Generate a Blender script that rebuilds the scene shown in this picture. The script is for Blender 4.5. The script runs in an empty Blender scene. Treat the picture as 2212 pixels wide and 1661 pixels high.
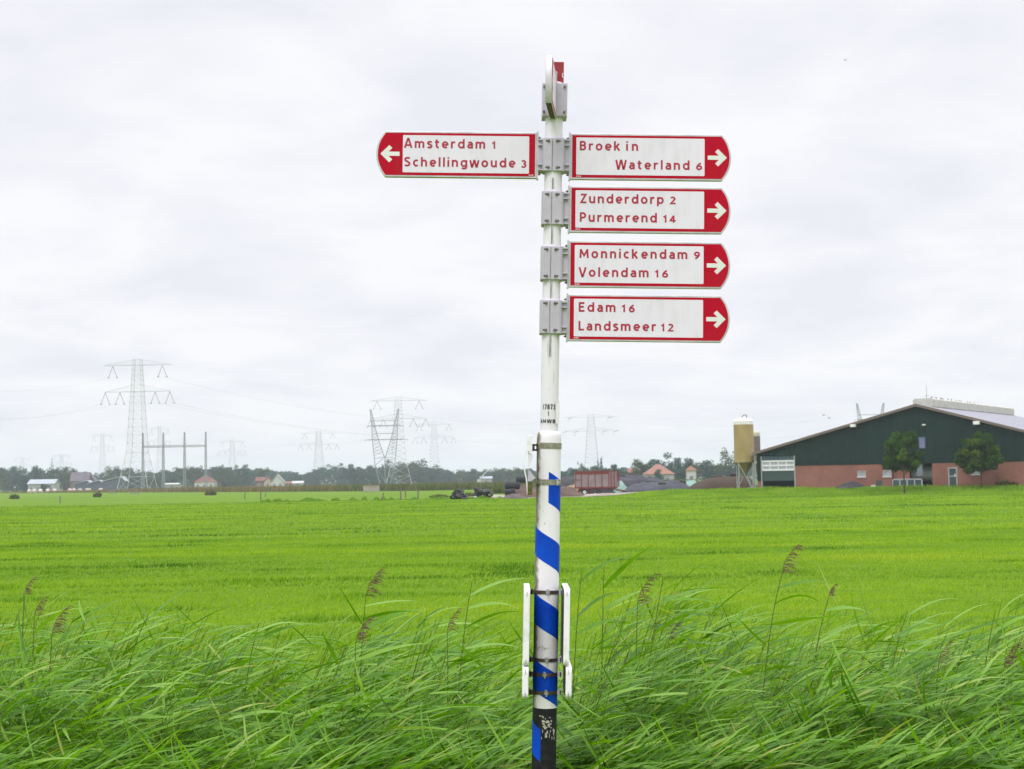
import bpy, bmesh, math, random
import numpy as np
from mathutils import Vector, Matrix
C = bpy.context.scene
COL = C.collection
R = math.radians

# ------------------------------------------------------------------ camera, world, sun, exposure
F = 3197.0                      # focal length in pixels of a 2212 px wide frame
CAM = Vector((0, 0, 2.2))       # eye height over the meadow (the road lies on a low dike)
PITCH = math.atan((830.5 - 1036) / F)   # horizon under the middle of the frame
ROLL = R(0.92)
p = -PITCH
fwd = Vector((0, math.cos(p), math.sin(p)))
up0 = Vector((0, -math.sin(p), math.cos(p)))
x0 = Vector((1, 0, 0))
rt = math.cos(ROLL) * x0 - math.sin(ROLL) * up0
up = math.sin(ROLL) * x0 + math.cos(ROLL) * up0
cam_d = bpy.data.cameras.new('camera')
cam = bpy.data.objects.new('camera', cam_d)
COL.objects.link(cam)
cam.matrix_world = Matrix(((rt.x, up.x, -fwd.x, CAM.x), (rt.y, up.y, -fwd.y, CAM.y), (rt.z, up.z, -fwd.z, CAM.z), (0, 0, 0, 1)))
cam_d.sensor_width = 36
cam_d.lens = F / 2212 * 36
cam_d.clip_start = 0.1
cam_d.clip_end = 20000
cam_d.dof.use_dof = True
cam_d.dof.focus_distance = 6.4
cam_d.dof.aperture_fstop = 13
C.camera = cam

C.view_settings.view_transform = 'Standard'
C.view_settings.look = 'None'
C.view_settings.gamma = 1
C.view_settings.exposure = 0.16
C.cycles.use_denoising = True
C.cycles.max_bounces = 8
C.cycles.transparent_max_bounces = 8
C.cycles.volume_bounces = 2

SUN_EL, SUN_ROT = R(52), R(200)
w = bpy.data.worlds.new('World')
C.world = w
w.use_nodes = True
nt = w.node_tree
nt.nodes.clear()
def N(t, tp, **k):
    n = t.nodes.new(tp)
    for a, b in k.items():
        if a.startswith('in_'):
            n.inputs[int(a[3:])].default_value = b
        else:
            setattr(n, a, b)
    return n
def lk(t, a, b): t.links.new(a, b)
out = N(nt, 'ShaderNodeOutputWorld')
bg = N(nt, 'ShaderNodeBackground', in_1=0.1)
sky = N(nt, 'ShaderNodeTexSky', sky_type='NISHITA', sun_disc=False, sun_elevation=SUN_EL, sun_rotation=SUN_ROT, air_density=1.0, dust_density=2.0)
tc = N(nt, 'ShaderNodeTexCoord')
sep = N(nt, 'ShaderNodeSeparateXYZ')
lk(nt, tc.outputs['Generated'], sep.inputs[0])
zz = N(nt, 'ShaderNodeMath', operation='MAXIMUM', in_1=0.0)
lk(nt, sep.outputs[2], zz.inputs[0])
za = N(nt, 'ShaderNodeMath', operation='ADD', in_1=0.22)
lk(nt, zz.outputs[0], za.inputs[0])
dx = N(nt, 'ShaderNodeMath', operation='DIVIDE'); lk(nt, sep.outputs[0], dx.inputs[0]); lk(nt, za.outputs[0], dx.inputs[1])
dy = N(nt, 'ShaderNodeMath', operation='DIVIDE'); lk(nt, sep.outputs[1], dy.inputs[0]); lk(nt, za.outputs[0], dy.inputs[1])
cmb = N(nt, 'ShaderNodeCombineXYZ'); lk(nt, dx.outputs[0], cmb.inputs[0]); lk(nt, dy.outputs[0], cmb.inputs[1])
n1 = N(nt, 'ShaderNodeTexNoise'); n1.inputs['Scale'].default_value = 2.6; n1.inputs['Detail'].default_value = 6; n1.inputs['Roughness'].default_value = 0.52; n1.inputs['Distortion'].default_value = 0.3
lk(nt, cmb.outputs[0], n1.inputs['Vector'])
cr = N(nt, 'ShaderNodeValToRGB')
cr.color_ramp.elements[0].position = 0.34; cr.color_ramp.elements[0].color = (7.75, 7.8, 8.4, 1)
cr.color_ramp.elements[1].position = 0.60; cr.color_ramp.elements[1].color = (8.95, 8.9, 9.12, 1)
lk(nt, n1.outputs[0], cr.inputs[0])
# an overcast sky is some three times as bright overhead as near the horizon
mr = N(nt, 'ShaderNodeMapRange', interpolation_type='SMOOTHSTEP'); mr.inputs[1].default_value = 0.3; mr.inputs[2].default_value = 0.95; mr.inputs[3].default_value = 1.0; mr.inputs[4].default_value = 2.9
lk(nt, zz.outputs[0], mr.inputs[0])
mul = N(nt, 'ShaderNodeVectorMath', operation='SCALE'); lk(nt, cr.outputs[0], mul.inputs[0]); lk(nt, mr.outputs[0], mul.inputs[3])
mx = N(nt, 'ShaderNodeMixRGB', in_0=0.96)
lk(nt, sky.outputs[0], mx.inputs[1]); lk(nt, mul.outputs[0], mx.inputs[2])
lk(nt, mx.outputs[0], bg.inputs[0]); lk(nt, bg.outputs[0], out.inputs[0])

sd = bpy.data.lights.new('sun', 'SUN')
sd.energy = 1.2; sd.angle = R(22); sd.color = (1.0, 0.96, 0.9)
so = bpy.data.objects.new('sun', sd); COL.objects.link(so)
so.rotation_euler = (math.pi / 2 - SUN_EL, 0, math.pi - SUN_ROT)

# ------------------------------------------------------------------ helpers
def ray(px, py):
    return (fwd + rt * ((px - 1106) / F) + up * ((830.5 - py) / F)).normalized()
def P(px, py, Y):
    d = ray(px, py); return CAM + d * (Y / d.y)
def G(px, py, z=0.0):
    d = ray(px, py); return CAM + d * ((z - CAM.z) / d.z)
def PX(px, Y):                  # X of a picture column at distance Y near the horizon
    return P(px, 1036 - 0.016 * (px - 1106), Y).x

def tag(o, label=None, cat=None, group=None, kind=None):
    if label: o['label'] = label
    if cat: o['category'] = cat
    if group: o['group'] = group
    if kind: o['kind'] = kind
    return o
def empty(name, loc, label, cat, group=None, rot=(0, 0, 0), kind=None):
    o = bpy.data.objects.new(name, None); COL.objects.link(o)
    o.location = loc; o.rotation_euler = rot; o.empty_display_size = 0.2
    return tag(o, label, cat, group, kind)
def copy_tree(o, parent=None):
    c = o.copy(); COL.objects.link(c); c.parent = parent
    for ch in o.children: copy_tree(ch, c)
    return c

class MB:
    def __init__(s): s.v = []; s.f = []
    def add(s, vs, fs):
        b = len(s.v); s.v += [tuple(q) for q in vs]; s.f += [tuple(i + b for i in f) for f in fs]; return s
    def box(s, a, b):
        (x0, y0, z0), (x1, y1, z1) = a, b
        return s.add([(x0, y0, z0), (x1, y0, z0), (x1, y1, z0), (x0, y1, z0), (x0, y0, z1), (x1, y0, z1), (x1, y1, z1), (x0, y1, z1)],
                     [(3, 2, 1, 0), (4, 5, 6, 7), (0, 1, 5, 4), (1, 2, 6, 5), (2, 3, 7, 6), (3, 0, 4, 7)])
    def beam(s, a, b, r, n=4, r2=None):
        a = Vector(a); b = Vector(b); d = (b - a)
        if d.length < 1e-6: return s
        d.normalize(); q = Vector((0, 0, 1)) if abs(d.z) < 0.9 else Vector((1, 0, 0))
        u = d.cross(q).normalized(); v = d.cross(u); r2 = r if r2 is None else r2
        vs = [a + (u * math.cos(t) + v * math.sin(t)) * r for t in [2 * math.pi * (i + .5) / n for i in range(n)]]
        vs += [b + (u * math.cos(t) + v * math.sin(t)) * r2 for t in [2 * math.pi * (i + .5) / n for i in range(n)]]
        fs = [(i, (i + 1) % n, n + (i + 1) % n, n + i) for i in range(n)] + [tuple(range(n))[::-1], tuple(range(n, 2 * n))]
        return s.add(vs, fs)
    def tube(s, pts, r, n=6):
        for i in range(len(pts) - 1):
            ra = r[i] if isinstance(r, (list, tuple)) else r
            rb = r[i + 1] if isinstance(r, (list, tuple)) else r
            s.beam(pts[i], pts[i + 1], ra, n, rb)
        return s
    def prism(s, poly, a, b, f):                 # poly of 2-D points, f(x, y, h) -> 3-D
        n = len(poly)
        vs = [f(x, y, a) for x, y in poly] + [f(x, y, b) for x, y in poly]
        return s.add(vs, [(i, (i + 1) % n, n + (i + 1) % n, n + i) for i in range(n)] + [tuple(range(n))[::-1], tuple(range(n, 2 * n))])
    def lathe(s, prof, n=24, c=(0, 0), cap=True):  # prof: (r, z)
        m = len(prof); vs = []; fs = []
        for r, z in prof:
            for i in range(n):
                t = 2 * math.pi * i / n; vs.append((c[0] + r * math.cos(t), c[1] + r * math.sin(t), z))
        for j in range(m - 1):
            for i in range(n):
                k = (i + 1) % n; fs.append((j * n + i, j * n + k, (j + 1) * n + k, (j + 1) * n + i))
        if cap: fs += [tuple(range(n))[::-1], tuple(range((m - 1) * n, m * n))]
        return s.add(vs, fs)
    def build(s, name, m, parent=None, loc=None, smooth=False, bevel=0, rot=None):
        me = bpy.data.meshes.new(name); me.from_pydata(s.v, [], s.f); me.update()
        bm = bmesh.new(); bm.from_mesh(me); bmesh.ops.recalc_face_normals(bm, faces=bm.faces); bm.to_mesh(me); bm.free()
        if smooth: me.shade_smooth()
        me.materials.append(m)
        o = bpy.data.objects.new(name, me); COL.objects.link(o)
        if parent: o.parent = parent
        if loc is not None: o.location = loc
        if rot is not None: o.rotation_euler = rot
        if smooth:
            try:
                bmm = bmesh.new(); bmm.from_mesh(me)
                for e in bmm.edges:
                    if len(e.link_faces) == 2 and e.calc_face_angle(0) > R(40): e.smooth = False
                bmm.to_mesh(me); bmm.free()
            except Exception: pass
        if bevel:
            md = o.modifiers.new('bevel', 'BEVEL'); md.width = bevel; md.segments = 2; md.limit_method = 'ANGLE'
        return o

def np_mesh(name, V, Fc, m, parent=None, attrs=None, smooth=False):
    me = bpy.data.meshes.new(name)
    V = np.asarray(V, dtype=np.float32); Fc = np.asarray(Fc, dtype=np.int32)
    k = Fc.shape[1]
    me.vertices.add(len(V)); me.vertices.foreach_set('co', V.ravel())
    me.loops.add(Fc.size); me.loops.foreach_set('vertex_index', Fc.ravel())
    me.polygons.add(len(Fc)); me.polygons.foreach_set('loop_start', np.arange(0, Fc.size, k, dtype=np.int32))
    me.update(calc_edges=True); me.validate()
    for an, av in (attrs or {}).items():
        a = me.attributes.new(an, 'FLOAT', 'POINT'); a.data.foreach_set('value', np.asarray(av, dtype=np.float32))
    if smooth: me.shade_smooth()
    me.materials.append(m)
    o = bpy.data.objects.new(name, me); COL.objects.link(o)
    if parent: o.parent = parent
    return o

# ------------------------------------------------------------------ materials
def mat(name, c1, c2=None, scale=5.0, rough=0.6, metal=0.0, bump=0.0, detail=4, lo=0.35, hi=0.65, stretch=None, spec=None, coord='Object'):
    m = bpy.data.materials.new(name); m.use_nodes = True
    t = m.node_tree; b = t.nodes['Principled BSDF']
    b.inputs['Roughness'].default_value = rough; b.inputs['Metallic'].default_value = metal
    if spec is not None: b.inputs['Specular IOR Level'].default_value = spec
    if c2 is None:
        c2 = tuple(min(1, q * 0.86) for q in c1)
    tcn = N(t, 'ShaderNodeTexCoord'); nz = N(t, 'ShaderNodeTexNoise')
    nz.inputs['Scale'].default_value = scale; nz.inputs['Detail'].default_value = detail; nz.inputs['Roughness'].default_value = 0.6
    if stretch:
        mp = N(t, 'ShaderNodeMapping'); mp.inputs['Scale'].default_value = stretch
        lk(t, tcn.outputs[coord], mp.inputs[0]); lk(t, mp.outputs[0], nz.inputs['Vector'])
    else: lk(t, tcn.outputs[coord], nz.inputs['Vector'])
    r_ = N(t, 'ShaderNodeValToRGB'); e = r_.color_ramp.elements
    e[0].position = lo; e[0].color = (*c1, 1); e[1].position = hi; e[1].color = (*c2, 1)
    lk(t, nz.outputs[0], r_.inputs[0]); lk(t, r_.outputs[0], b.inputs['Base Color'])
    if bump:
        bp = N(t, 'ShaderNodeBump'); bp.inputs['Strength'].default_value = bump; bp.inputs['Distance'].default_value = 0.02
        lk(t, nz.outputs[0], bp.inputs['Height']); lk(t, bp.outputs[0], b.inputs['Normal'])
    return m

def leaf_mat(name, stops, rough=0.45, transl=0.3, spec=0.4):   # colour picked per leaf by the attribute rnd
    m = bpy.data.materials.new(name); m.use_nodes = True
    t = m.node_tree; b = t.nodes['Principled BSDF']; o = t.nodes['Material Output']
    at = N(t, 'ShaderNodeAttribute', attribute_name='rnd')
    r_ = N(t, 'ShaderNodeValToRGB'); e = r_.color_ramp.elements
    while len(e) < len(stops): e.new(0.5)
    for i, (ps, c) in enumerate(stops): e[i].position = ps; e[i].color = (*c, 1)
    lk(t, at.outputs['Fac'], r_.inputs[0]); lk(t, r_.outputs[0], b.inputs['Base Color'])
    b.inputs['Roughness'].default_value = rough; b.inputs['Specular IOR Level'].default_value = spec
    tr = N(t, 'ShaderNodeBsdfTranslucent'); hs = N(t, 'ShaderNodeHueSaturation'); hs.inputs['Saturation'].default_value = 1.15; hs.inputs['Value'].default_value = 1.25
    lk(t, r_.outputs[0], hs.inputs['Color']); lk(t, hs.outputs[0], tr.inputs[0])
    ms = N(t, 'ShaderNodeMixShader', in_0=transl)
    lk(t, b.outputs[0], ms.inputs[1]); lk(t, tr.outputs[0], ms.inputs[2]); lk(t, ms.outputs[0], o.inputs[0])
    return m

M = {}
M['red'] = mat('sign_red', (0.46, 0.002, 0.022), (0.42, 0.002, 0.020), 3, 0.55, spec=0.12)
M['panel'] = mat('sign_white', (0.75, 0.70, 0.82), (0.72, 0.67, 0.79), 4, 0.4)
def streaked(m, dirt, amt):
    t = m.node_tree; b = t.nodes['Principled BSDF']; src = b.inputs['Base Color'].links[0].from_socket
    tcn = N(t, 'ShaderNodeTexCoord'); mp = N(t, 'ShaderNodeMapping'); mp.inputs['Scale'].default_value = (38, 38, 5); lk(t, tcn.outputs['Object'], mp.inputs[0])
    n = N(t, 'ShaderNodeTexNoise'); n.inputs['Scale'].default_value = 1; n.inputs['Detail'].default_value = 7; lk(t, mp.outputs[0], n.inputs['Vector'])
    n2 = N(t, 'ShaderNodeTexNoise'); n2.inputs['Scale'].default_value = 7; n2.inputs['Detail'].default_value = 5; lk(t, tcn.outputs['Object'], n2.inputs['Vector'])
    ml = N(t, 'ShaderNodeMath', operation='MULTIPLY'); lk(t, n.outputs[0], ml.inputs[0]); lk(t, n2.outputs[0], ml.inputs[1])
    r = N(t, 'ShaderNodeMapRange'); r.inputs[1].default_value = .24; r.inputs[2].default_value = .46; r.inputs[4].default_value = amt; lk(t, ml.outputs[0], r.inputs[0])
    mx_ = N(t, 'ShaderNodeMixRGB'); mx_.inputs[2].default_value = (*dirt, 1); lk(t, r.outputs[0], mx_.inputs[0]); lk(t, src, mx_.inputs[1]); lk(t, mx_.outputs[0], b.inputs['Base Color'])
    return m
streaked(M['panel'], (0.45, 0.44, 0.42), .22); streaked(M['red'], (0.25, 0.03, 0.03), .45)
M['letter'] = mat('letter_red', (0.40, 0.018, 0.05), (0.37, 0.016, 0.045), 8, 0.4)
M['arrow'] = mat('arrow_white', (0.78, 0.78, 0.78), None, 5, 0.4)
M['alu'] = mat('aluminium', (0.62, 0.60, 0.64), (0.48, 0.465, 0.49), 14, 0.38, 0.55)
M['cast'] = mat('grey_casting', (0.51, 0.47, 0.56), (0.44, 0.41, 0.48), 9, 0.5, 0.15, bump=0.05)
M['steel'] = mat('dull_steel', (0.22, 0.21, 0.2), (0.10, 0.085, 0.07), 40, 0.5, 0.6)
M['rust'] = mat('brown_clamp', (0.13, 0.10, 0.085), (0.05, 0.035, 0.03), 50, 0.55, 0.4)
M['bluefilm'] = mat('blue_film', (0.002, 0.045, 0.44), (0.002, 0.065, 0.54), 12, 0.45, spec=.15)
M['boardwhite'] = mat('board_white', (0.82, 0.78, 0.85), (0.6, 0.57, 0.55), 16, 0.4, lo=0.55, hi=0.8)
M['boarddark'] = mat('board_back', (0.035, 0.035, 0.04), None, 10, 0.6)
M['moss'] = mat('moss', (0.06, 0.075, 0.015), (0.12, 0.11, 0.04), 90, 0.9, bump=0.4)
M['ink'] = mat('black_ink', (0.02, 0.02, 0.02), None, 10, 0.6)

def pole_mat(name, base, grime, moss, blackbase=None):
    """white paint with grime streaks, algae on the weather side, scratches"""
    m = bpy.data.materials.new(name); m.use_nodes = True
    t = m.node_tree; b = t.nodes['Principled BSDF']; b.inputs['Roughness'].default_value = 0.38
    tcn = N(t, 'ShaderNodeTexCoord'); sp = N(t, 'ShaderNodeSeparateXYZ'); lk(t, tcn.outputs['Object'], sp.inputs[0])
    mp = N(t, 'ShaderNodeMapping'); mp.inputs['Scale'].default_value = (60, 60, 7); lk(t, tcn.outputs['Object'], mp.inputs[0])
    ns = N(t, 'ShaderNodeTexNoise'); ns.inputs['Scale'].default_value = 1; ns.inputs['Detail'].default_value = 6; lk(t, mp.outputs[0], ns.inputs['Vector'])
    r1 = N(t, 'ShaderNodeMapRange'); r1.inputs[1].default_value = 0.60; r1.inputs[2].default_value = 0.78; lk(t, ns.outputs[0], r1.inputs[0])
    m1 = N(t, 'ShaderNodeMixRGB'); m1.inputs[1].default_value = (*base, 1); m1.inputs[2].default_value = (*grime, 1)
    k1 = N(t, 'ShaderNodeMath', operation='MULTIPLY', in_1=0.5); lk(t, r1.outputs[0], k1.inputs[0]); lk(t, k1.outputs[0], m1.inputs[0])
    # algae: grows at the flanks away from the road, in patches
    nb = N(t, 'ShaderNodeTexNoise'); nb.inputs['Scale'].default_value = 26; nb.inputs['Detail'].default_value = 6; lk(t, tcn.outputs['Object'], nb.inputs['Vector'])
    sx = N(t, 'ShaderNodeMapRange'); sx.inputs[1].default_value = -0.024; sx.inputs[2].default_value = -0.052; lk(t, sp.outputs[0], sx.inputs[0])
    ad = N(t, 'ShaderNodeMath', operation='ADD'); lk(t, sx.outputs[0], ad.inputs[0]); lk(t, nb.outputs[0], ad.inputs[1])
    r2 = N(t, 'ShaderNodeMapRange'); r2.inputs[1].default_value = 0.85; r2.inputs[2].default_value = 1.25; lk(t, ad.outputs[0], r2.inputs[0])
    k2 = N(t, 'ShaderNodeMath', operation='MULTIPLY', in_1=moss); lk(t, r2.outputs[0], k2.inputs[0])
    m2 = N(t, 'ShaderNodeMixRGB'); m2.inputs[2].default_value = (0.13, 0.12, 0.05, 1); lk(t, m1.outputs[0], m2.inputs[1]); lk(t, k2.outputs[0], m2.inputs[0])
    # scratches: short dark dashes
    mp3 = N(t, 'ShaderNodeMapping'); mp3.inputs['Scale'].default_value = (150, 150, 38); lk(t, tcn.outputs['Object'], mp3.inputs[0])
    n3 = N(t, 'ShaderNodeTexNoise'); n3.inputs['Scale'].default_value = 1; n3.inputs['Detail'].default_value = 2; lk(t, mp3.outputs[0], n3.inputs['Vector'])
    r3 = N(t, 'ShaderNodeMapRange'); r3.inputs[1].default_value = 0.73; r3.inputs[2].default_value = 0.76; lk(t, n3.outputs[0], r3.inputs[0])
    m3 = N(t, 'ShaderNodeMixRGB'); m3.inputs[2].default_value = (0.12, 0.11, 0.1, 1); lk(t, m2.outputs[0], m3.inputs[1]); lk(t, r3.outputs[0], m3.inputs[0])
    lk(t, m3.outputs[0], b.inputs['Base Color'])
    return m
M['pole_low'] = pole_mat('pole_paint_lower', (0.76, 0.72, 0.79), (0.42, 0.39, 0.34), 0.95)
M['pole_up'] = pole_mat('pole_paint_upper', (0.75, 0.71, 0.79), (0.26, 0.25, 0.25), 0.35)
M['pole_black'] = mat('black_wrap', (0.008, 0.009, 0.012), (0.02, 0.02, 0.023), 30, 0.5, bump=0.1, spec=.2)

# ------------------------------------------------------------------ the setting: ground sheet
BTH = R(33)                                     # barn facade: its right end is nearer
U = Vector((math.cos(BTH), -math.sin(BTH), 0)); V_ = Vector((math.sin(BTH), math.cos(BTH), 0))
B0 = P(1636.5, 1056, 172); B0.z = 0.0
def smooth(a, b, x):
    t = min(1, max(0, (x - a) / (b - a))); return t * t * (3 - 2 * t)
def ground_z(x, y):
    z = 0.0
    if y < 13: z += 0.62 * (1 - smooth(6.9, 8.6, y)) + 0.05 * smooth(6.9, 8.6, y) * (1 - smooth(10, 13, y))
    if 90 < y < 400:
        d = Vector((x, y, 0)) - Vector((B0.x, B0.y, 0)); s = d.dot(U); t = d.dot(V_)
        z += 0.6 * smooth(-34, -4, s) * smooth(-8.5, -1.5, t) * (1 - smooth(70, 110, t))
    return z

def vnoise(x, y, seed=0):                       # cheap smooth value noise
    rs = np.random.RandomState(seed); T = rs.rand(256, 256)
    xi = np.floor(x).astype(int); yi = np.floor(y).astype(int); fx = x - xi; fy = y - yi
    fx = fx * fx * (3 - 2 * fx); fy = fy * fy * (3 - 2 * fy)
    g = lambda a, b: T[a % 256, b % 256]
    return (g(xi, yi) * (1 - fx) + g(xi + 1, yi) * fx) * (1 - fy) + (g(xi, yi + 1) * (1 - fx) + g(xi + 1, yi + 1) * fx) * fy

xs = sorted(set([-6000, -3000, -1500, -800, -500, -350] + list(range(-250, -60, 15)) + [i * 2.0 for i in range(-30, 61)] + list(range(122, 260, 15)) + [350, 500, 800, 1500, 3000, 6000]))
ys = sorted(set([-400, -100, -30, -8, 0, 3, 5] + [6 + i * 0.4 for i in range(21)] + [16 + i * 2.0 for i in range(60)] + [138 + i * 1.5 for i in range(50)] + [220, 240, 260, 300, 350, 400, 500, 700, 1000, 1600, 3000, 7000]))
gv = [(x, y, ground_z(x, y)) for y in ys for x in xs]
nx = len(xs)
gf = [(j * nx + i, j * nx + i + 1, (j + 1) * nx + i + 1, (j + 1) * nx + i) for j in range(len(ys) - 1) for i in range(nx - 1)]

def field_mat():
    m = bpy.data.materials.new('meadow'); m.use_nodes = True
    t = m.node_tree; b = t.nodes['Principled BSDF']; b.inputs['Roughness'].default_value = 0.8; b.inputs['Specular IOR Level'].default_value = 0.05
    tcn = N(t, 'ShaderNodeTexCoord')
    def nz(scale, st, det=5, ro=0.6):
        mp = N(t, 'ShaderNodeMapping'); mp.inputs['Scale'].default_value = st
        n = N(t, 'ShaderNodeTexNoise'); n.inputs['Scale'].default_value = scale; n.inputs['Detail'].default_value = det; n.inputs['Roughness'].default_value = ro
        lk(t, tcn.outputs['Object'], mp.inputs[0]); lk(t, mp.outputs[0], n.inputs['Vector']); return n
    big = nz(0.03, (1, 1.6, 1)); mid = nz(0.22, (0.45, 1.3, 1)); fine = nz(2.2, (0.6, 1.2, 1), 6, 0.7)
    a1 = N(t, 'ShaderNodeMixRGB', in_0=0.45); lk(t, big.outputs[0], a1.inputs[1]); lk(t, mid.outputs[0], a1.inputs[2])
    a2 = N(t, 'ShaderNodeMixRGB', in_0=0.5); lk(t, a1.outputs[0], a2.inputs[1]); lk(t, fine.outputs[0], a2.inputs[2])
    r_ = N(t, 'ShaderNodeValToRGB'); e = r_.color_ramp.elements
    e[0].position = 0.34; e[0].color = (0.075, 0.165, 0.006, 1); e[1].position = 0.66; e[1].color = (0.17, 0.27, 0.010, 1)
    x = e.new(0.5); x.color = (0.10, 0.185, 0.005, 1)
    lk(t, a2.outputs[0], r_.inputs[0]); lk(t, r_.outputs[0], b.inputs['Base Color'])
    bp = N(t, 'ShaderNodeBump'); bp.inputs['Strength'].default_value = 0.8; bp.inputs['Distance'].default_value = 0.12
    lk(t, fine.outputs[0], bp.inputs['Height']); lk(t, bp.outputs[0], b.inputs['Normal'])
    return m
M['meadow'] = field_mat()
g = MB().add(gv, gf).build('ground', M['meadow'], smooth=True); tag(g, 'bright green mown meadow reaching back to the far trees', kind='structure')

M['yard'] = mat('yard_concrete', (0.36, 0.32, 0.29), (0.22, 0.17, 0.13), 0.25, 0.85, bump=0.2, detail=8)
near = []
for (p0, q0), (p1, q1) in zip(*(lambda L_: (L_[:-1], L_[1:]))([(945, 1076.5), (1020, 1076), (1100, 1077), (1160, 1076), (1220, 1074.5), (1340, 1072.5), (1420, 1070.5), (1480, 1068), (1560, 1066), (1600, 1065), (1660, 1064)])):
    for k in range(4): near.append((p0 + (p1 - p0) * k / 4, q0 + (q1 - q0) * k / 4))
yv = []
for px, py in near:
    q = G(px, py); d = Vector((q.x, q.y, 0)); n = d.normalized()
    for k in range(0, 25):
        w_ = d + n * (k * 1.5) if px > 1000 else d + n * k * 0.4
        yv.append((w_.x, w_.y, ground_z(w_.x, w_.y) + 0.06))
yf = [(i * 25 + k, (i + 1) * 25 + k, (i + 1) * 25 + k + 1, i * 25 + k + 1) for i in range(len(near) - 1) for k in range(24)]
o = MB().add(yv, yf).build('farm_yard', M['yard'], smooth=True); tag(o, 'pale dusty concrete yard strip beside the meadow', kind='structure')
def on(x, y, dz=0.0): return Vector((x, y, ground_z(x, y) + dz))
# ------------------------------------------------------------------ the signpost
YP = 6.4
LEAN = R(0.92 + 0.92)
a0 = P(1174.6, 1661, YP); a1 = P(1197, 260, YP)
ax = (a1 - a0).normalized(); LEAN = math.atan2(ax.x, ax.z)
zb = 0.55; base = a0 - ax * ((a0.z - zb) / ax.z)
post = empty('signpost', base, 'white bicycle signpost with blue stripes and red finger signs standing in the reeds', 'signpost', rot=(0, LEAN, 0))
cl, sl = math.cos(LEAN), math.sin(LEAN)
def L(px, py, Y=YP):
    d = P(px, py, Y) - base
    return d.x * cl - d.z * sl, d.x * sl + d.z * cl
def Lf(fx, fy, Y=YP): return L(fx / 1.6677, fy / 1.6677, Y)
RL, RU = 0.0525, 0.0385
zcol = L(1187, 932)[1]; zblk = L(1175, 1527)[1]; ztop = L(1197, 180)[1]
MB().lathe([(RL - .0006, -0.3), (RL - .0006, zblk)], 40).build('black_base_wrap', M['pole_black'], post, smooth=True)
MB().lathe([(RL, zblk), (RL, zcol - .03), (RL - .002, zcol - .012), (RL - .006, zcol - .003), (RU + .002, zcol)], 48).build('lower_pole', M['pole_low'], post, smooth=True)
MB().lathe([(RU, zcol - .005), (RU, ztop - .004), (RU - .004, ztop)], 40).build('upper_pole', M['pole_up'], post, smooth=True)

def shell(name, th0, th1, zlo, zhi, r, m, par, n=24, t=.0007):      # a thin film wrapped round the pole
    vs = []; fs = []
    for i in range(n + 1):
        th = th0 + (th1 - th0) * i / n
        for rr, zf in ((r, zlo), (r, zhi), (r + t, zlo), (r + t, zhi)):
            vs.append((rr * math.sin(th), -rr * math.cos(th), zf(th)))
    for i in range(n):
        a, b = i * 4, i * 4 + 4
        fs += [(a + 2, b + 2, b + 3, a + 3), (a + 3, b + 3, b + 1, a + 1), (a, b, b + 2, a + 2)]
    fs += [(0, 2, 3, 1), (n * 4, n * 4 + 1, n * 4 + 3, n * 4 + 2)]
    return MB().add(vs, fs).build(name, m, par, smooth=True)
SLP = .098 / math.pi
def zy(fy, fx=1966): return Lf(fx, fy)[1]
for lo, hi, ta, tb in ((1810, 1699, 0.0, 3.3), (2030, 1929, -3.0, 3.0), (2272, 2165, -3.0, 3.0), (2510, 2398, -3.0, 3.0)):
    zl, zh = zy(lo), zy(hi)
    shell('blue_stripe', ta, tb, lambda t, z=zl: max(z - SLP * t, zblk + .0005), lambda t, z=zh: max(z - SLP * t, zblk + .001), RL, M['bluefilm'], post, 40)
zt, zb_ = zy(2633), zy(2745)
shell('blue_patch', -2.4, -0.33, lambda t: zb_ - SLP * 1.0 * (t), lambda t: zt - SLP * 1.1 * (t), RL - .0006, M['bluefilm'], post, 24)
# worn light scuffs where the black wrap has come off
M['scuff'] = mat('worn_patch', (0.55, 0.50, 0.40), (0.32, 0.30, 0.3), 60, 0.8)
rs = random.Random(4)
sc = MB()
for i in range(42):
    th = rs.uniform(-.45, .6); z = zy(rs.choice([rs.uniform(2572, 2594), rs.uniform(2592, 2616), rs.uniform(2622, 2656)])); w_ = rs.uniform(.002, .007); h_ = rs.uniform(.002, .006)
    if z < zy(2620): th = rs.uniform(-.25, .95); w_ *= .5; h_ *= 2.2
    r = RL + .0004; n = 6
    pts = [(th + w_ / RL * math.cos(k * math.pi / 3) * rs.uniform(.6, 1.2), z + h_ * math.sin(k * math.pi / 3) * rs.uniform(.6, 1.2)) for k in range(n)]
    sc.add([((r) * math.sin(a), -(r) * math.cos(a), q) for a, q in pts] + [((r - .0012) * math.sin(a), -(r - .0012) * math.cos(a), q) for a, q in pts],
           [tuple(range(n))] + [(k, (k + 1) % n, n + (k + 1) % n, n + k) for k in range(n)])
sc.build('worn_patch', M['scuff'], post)

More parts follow.
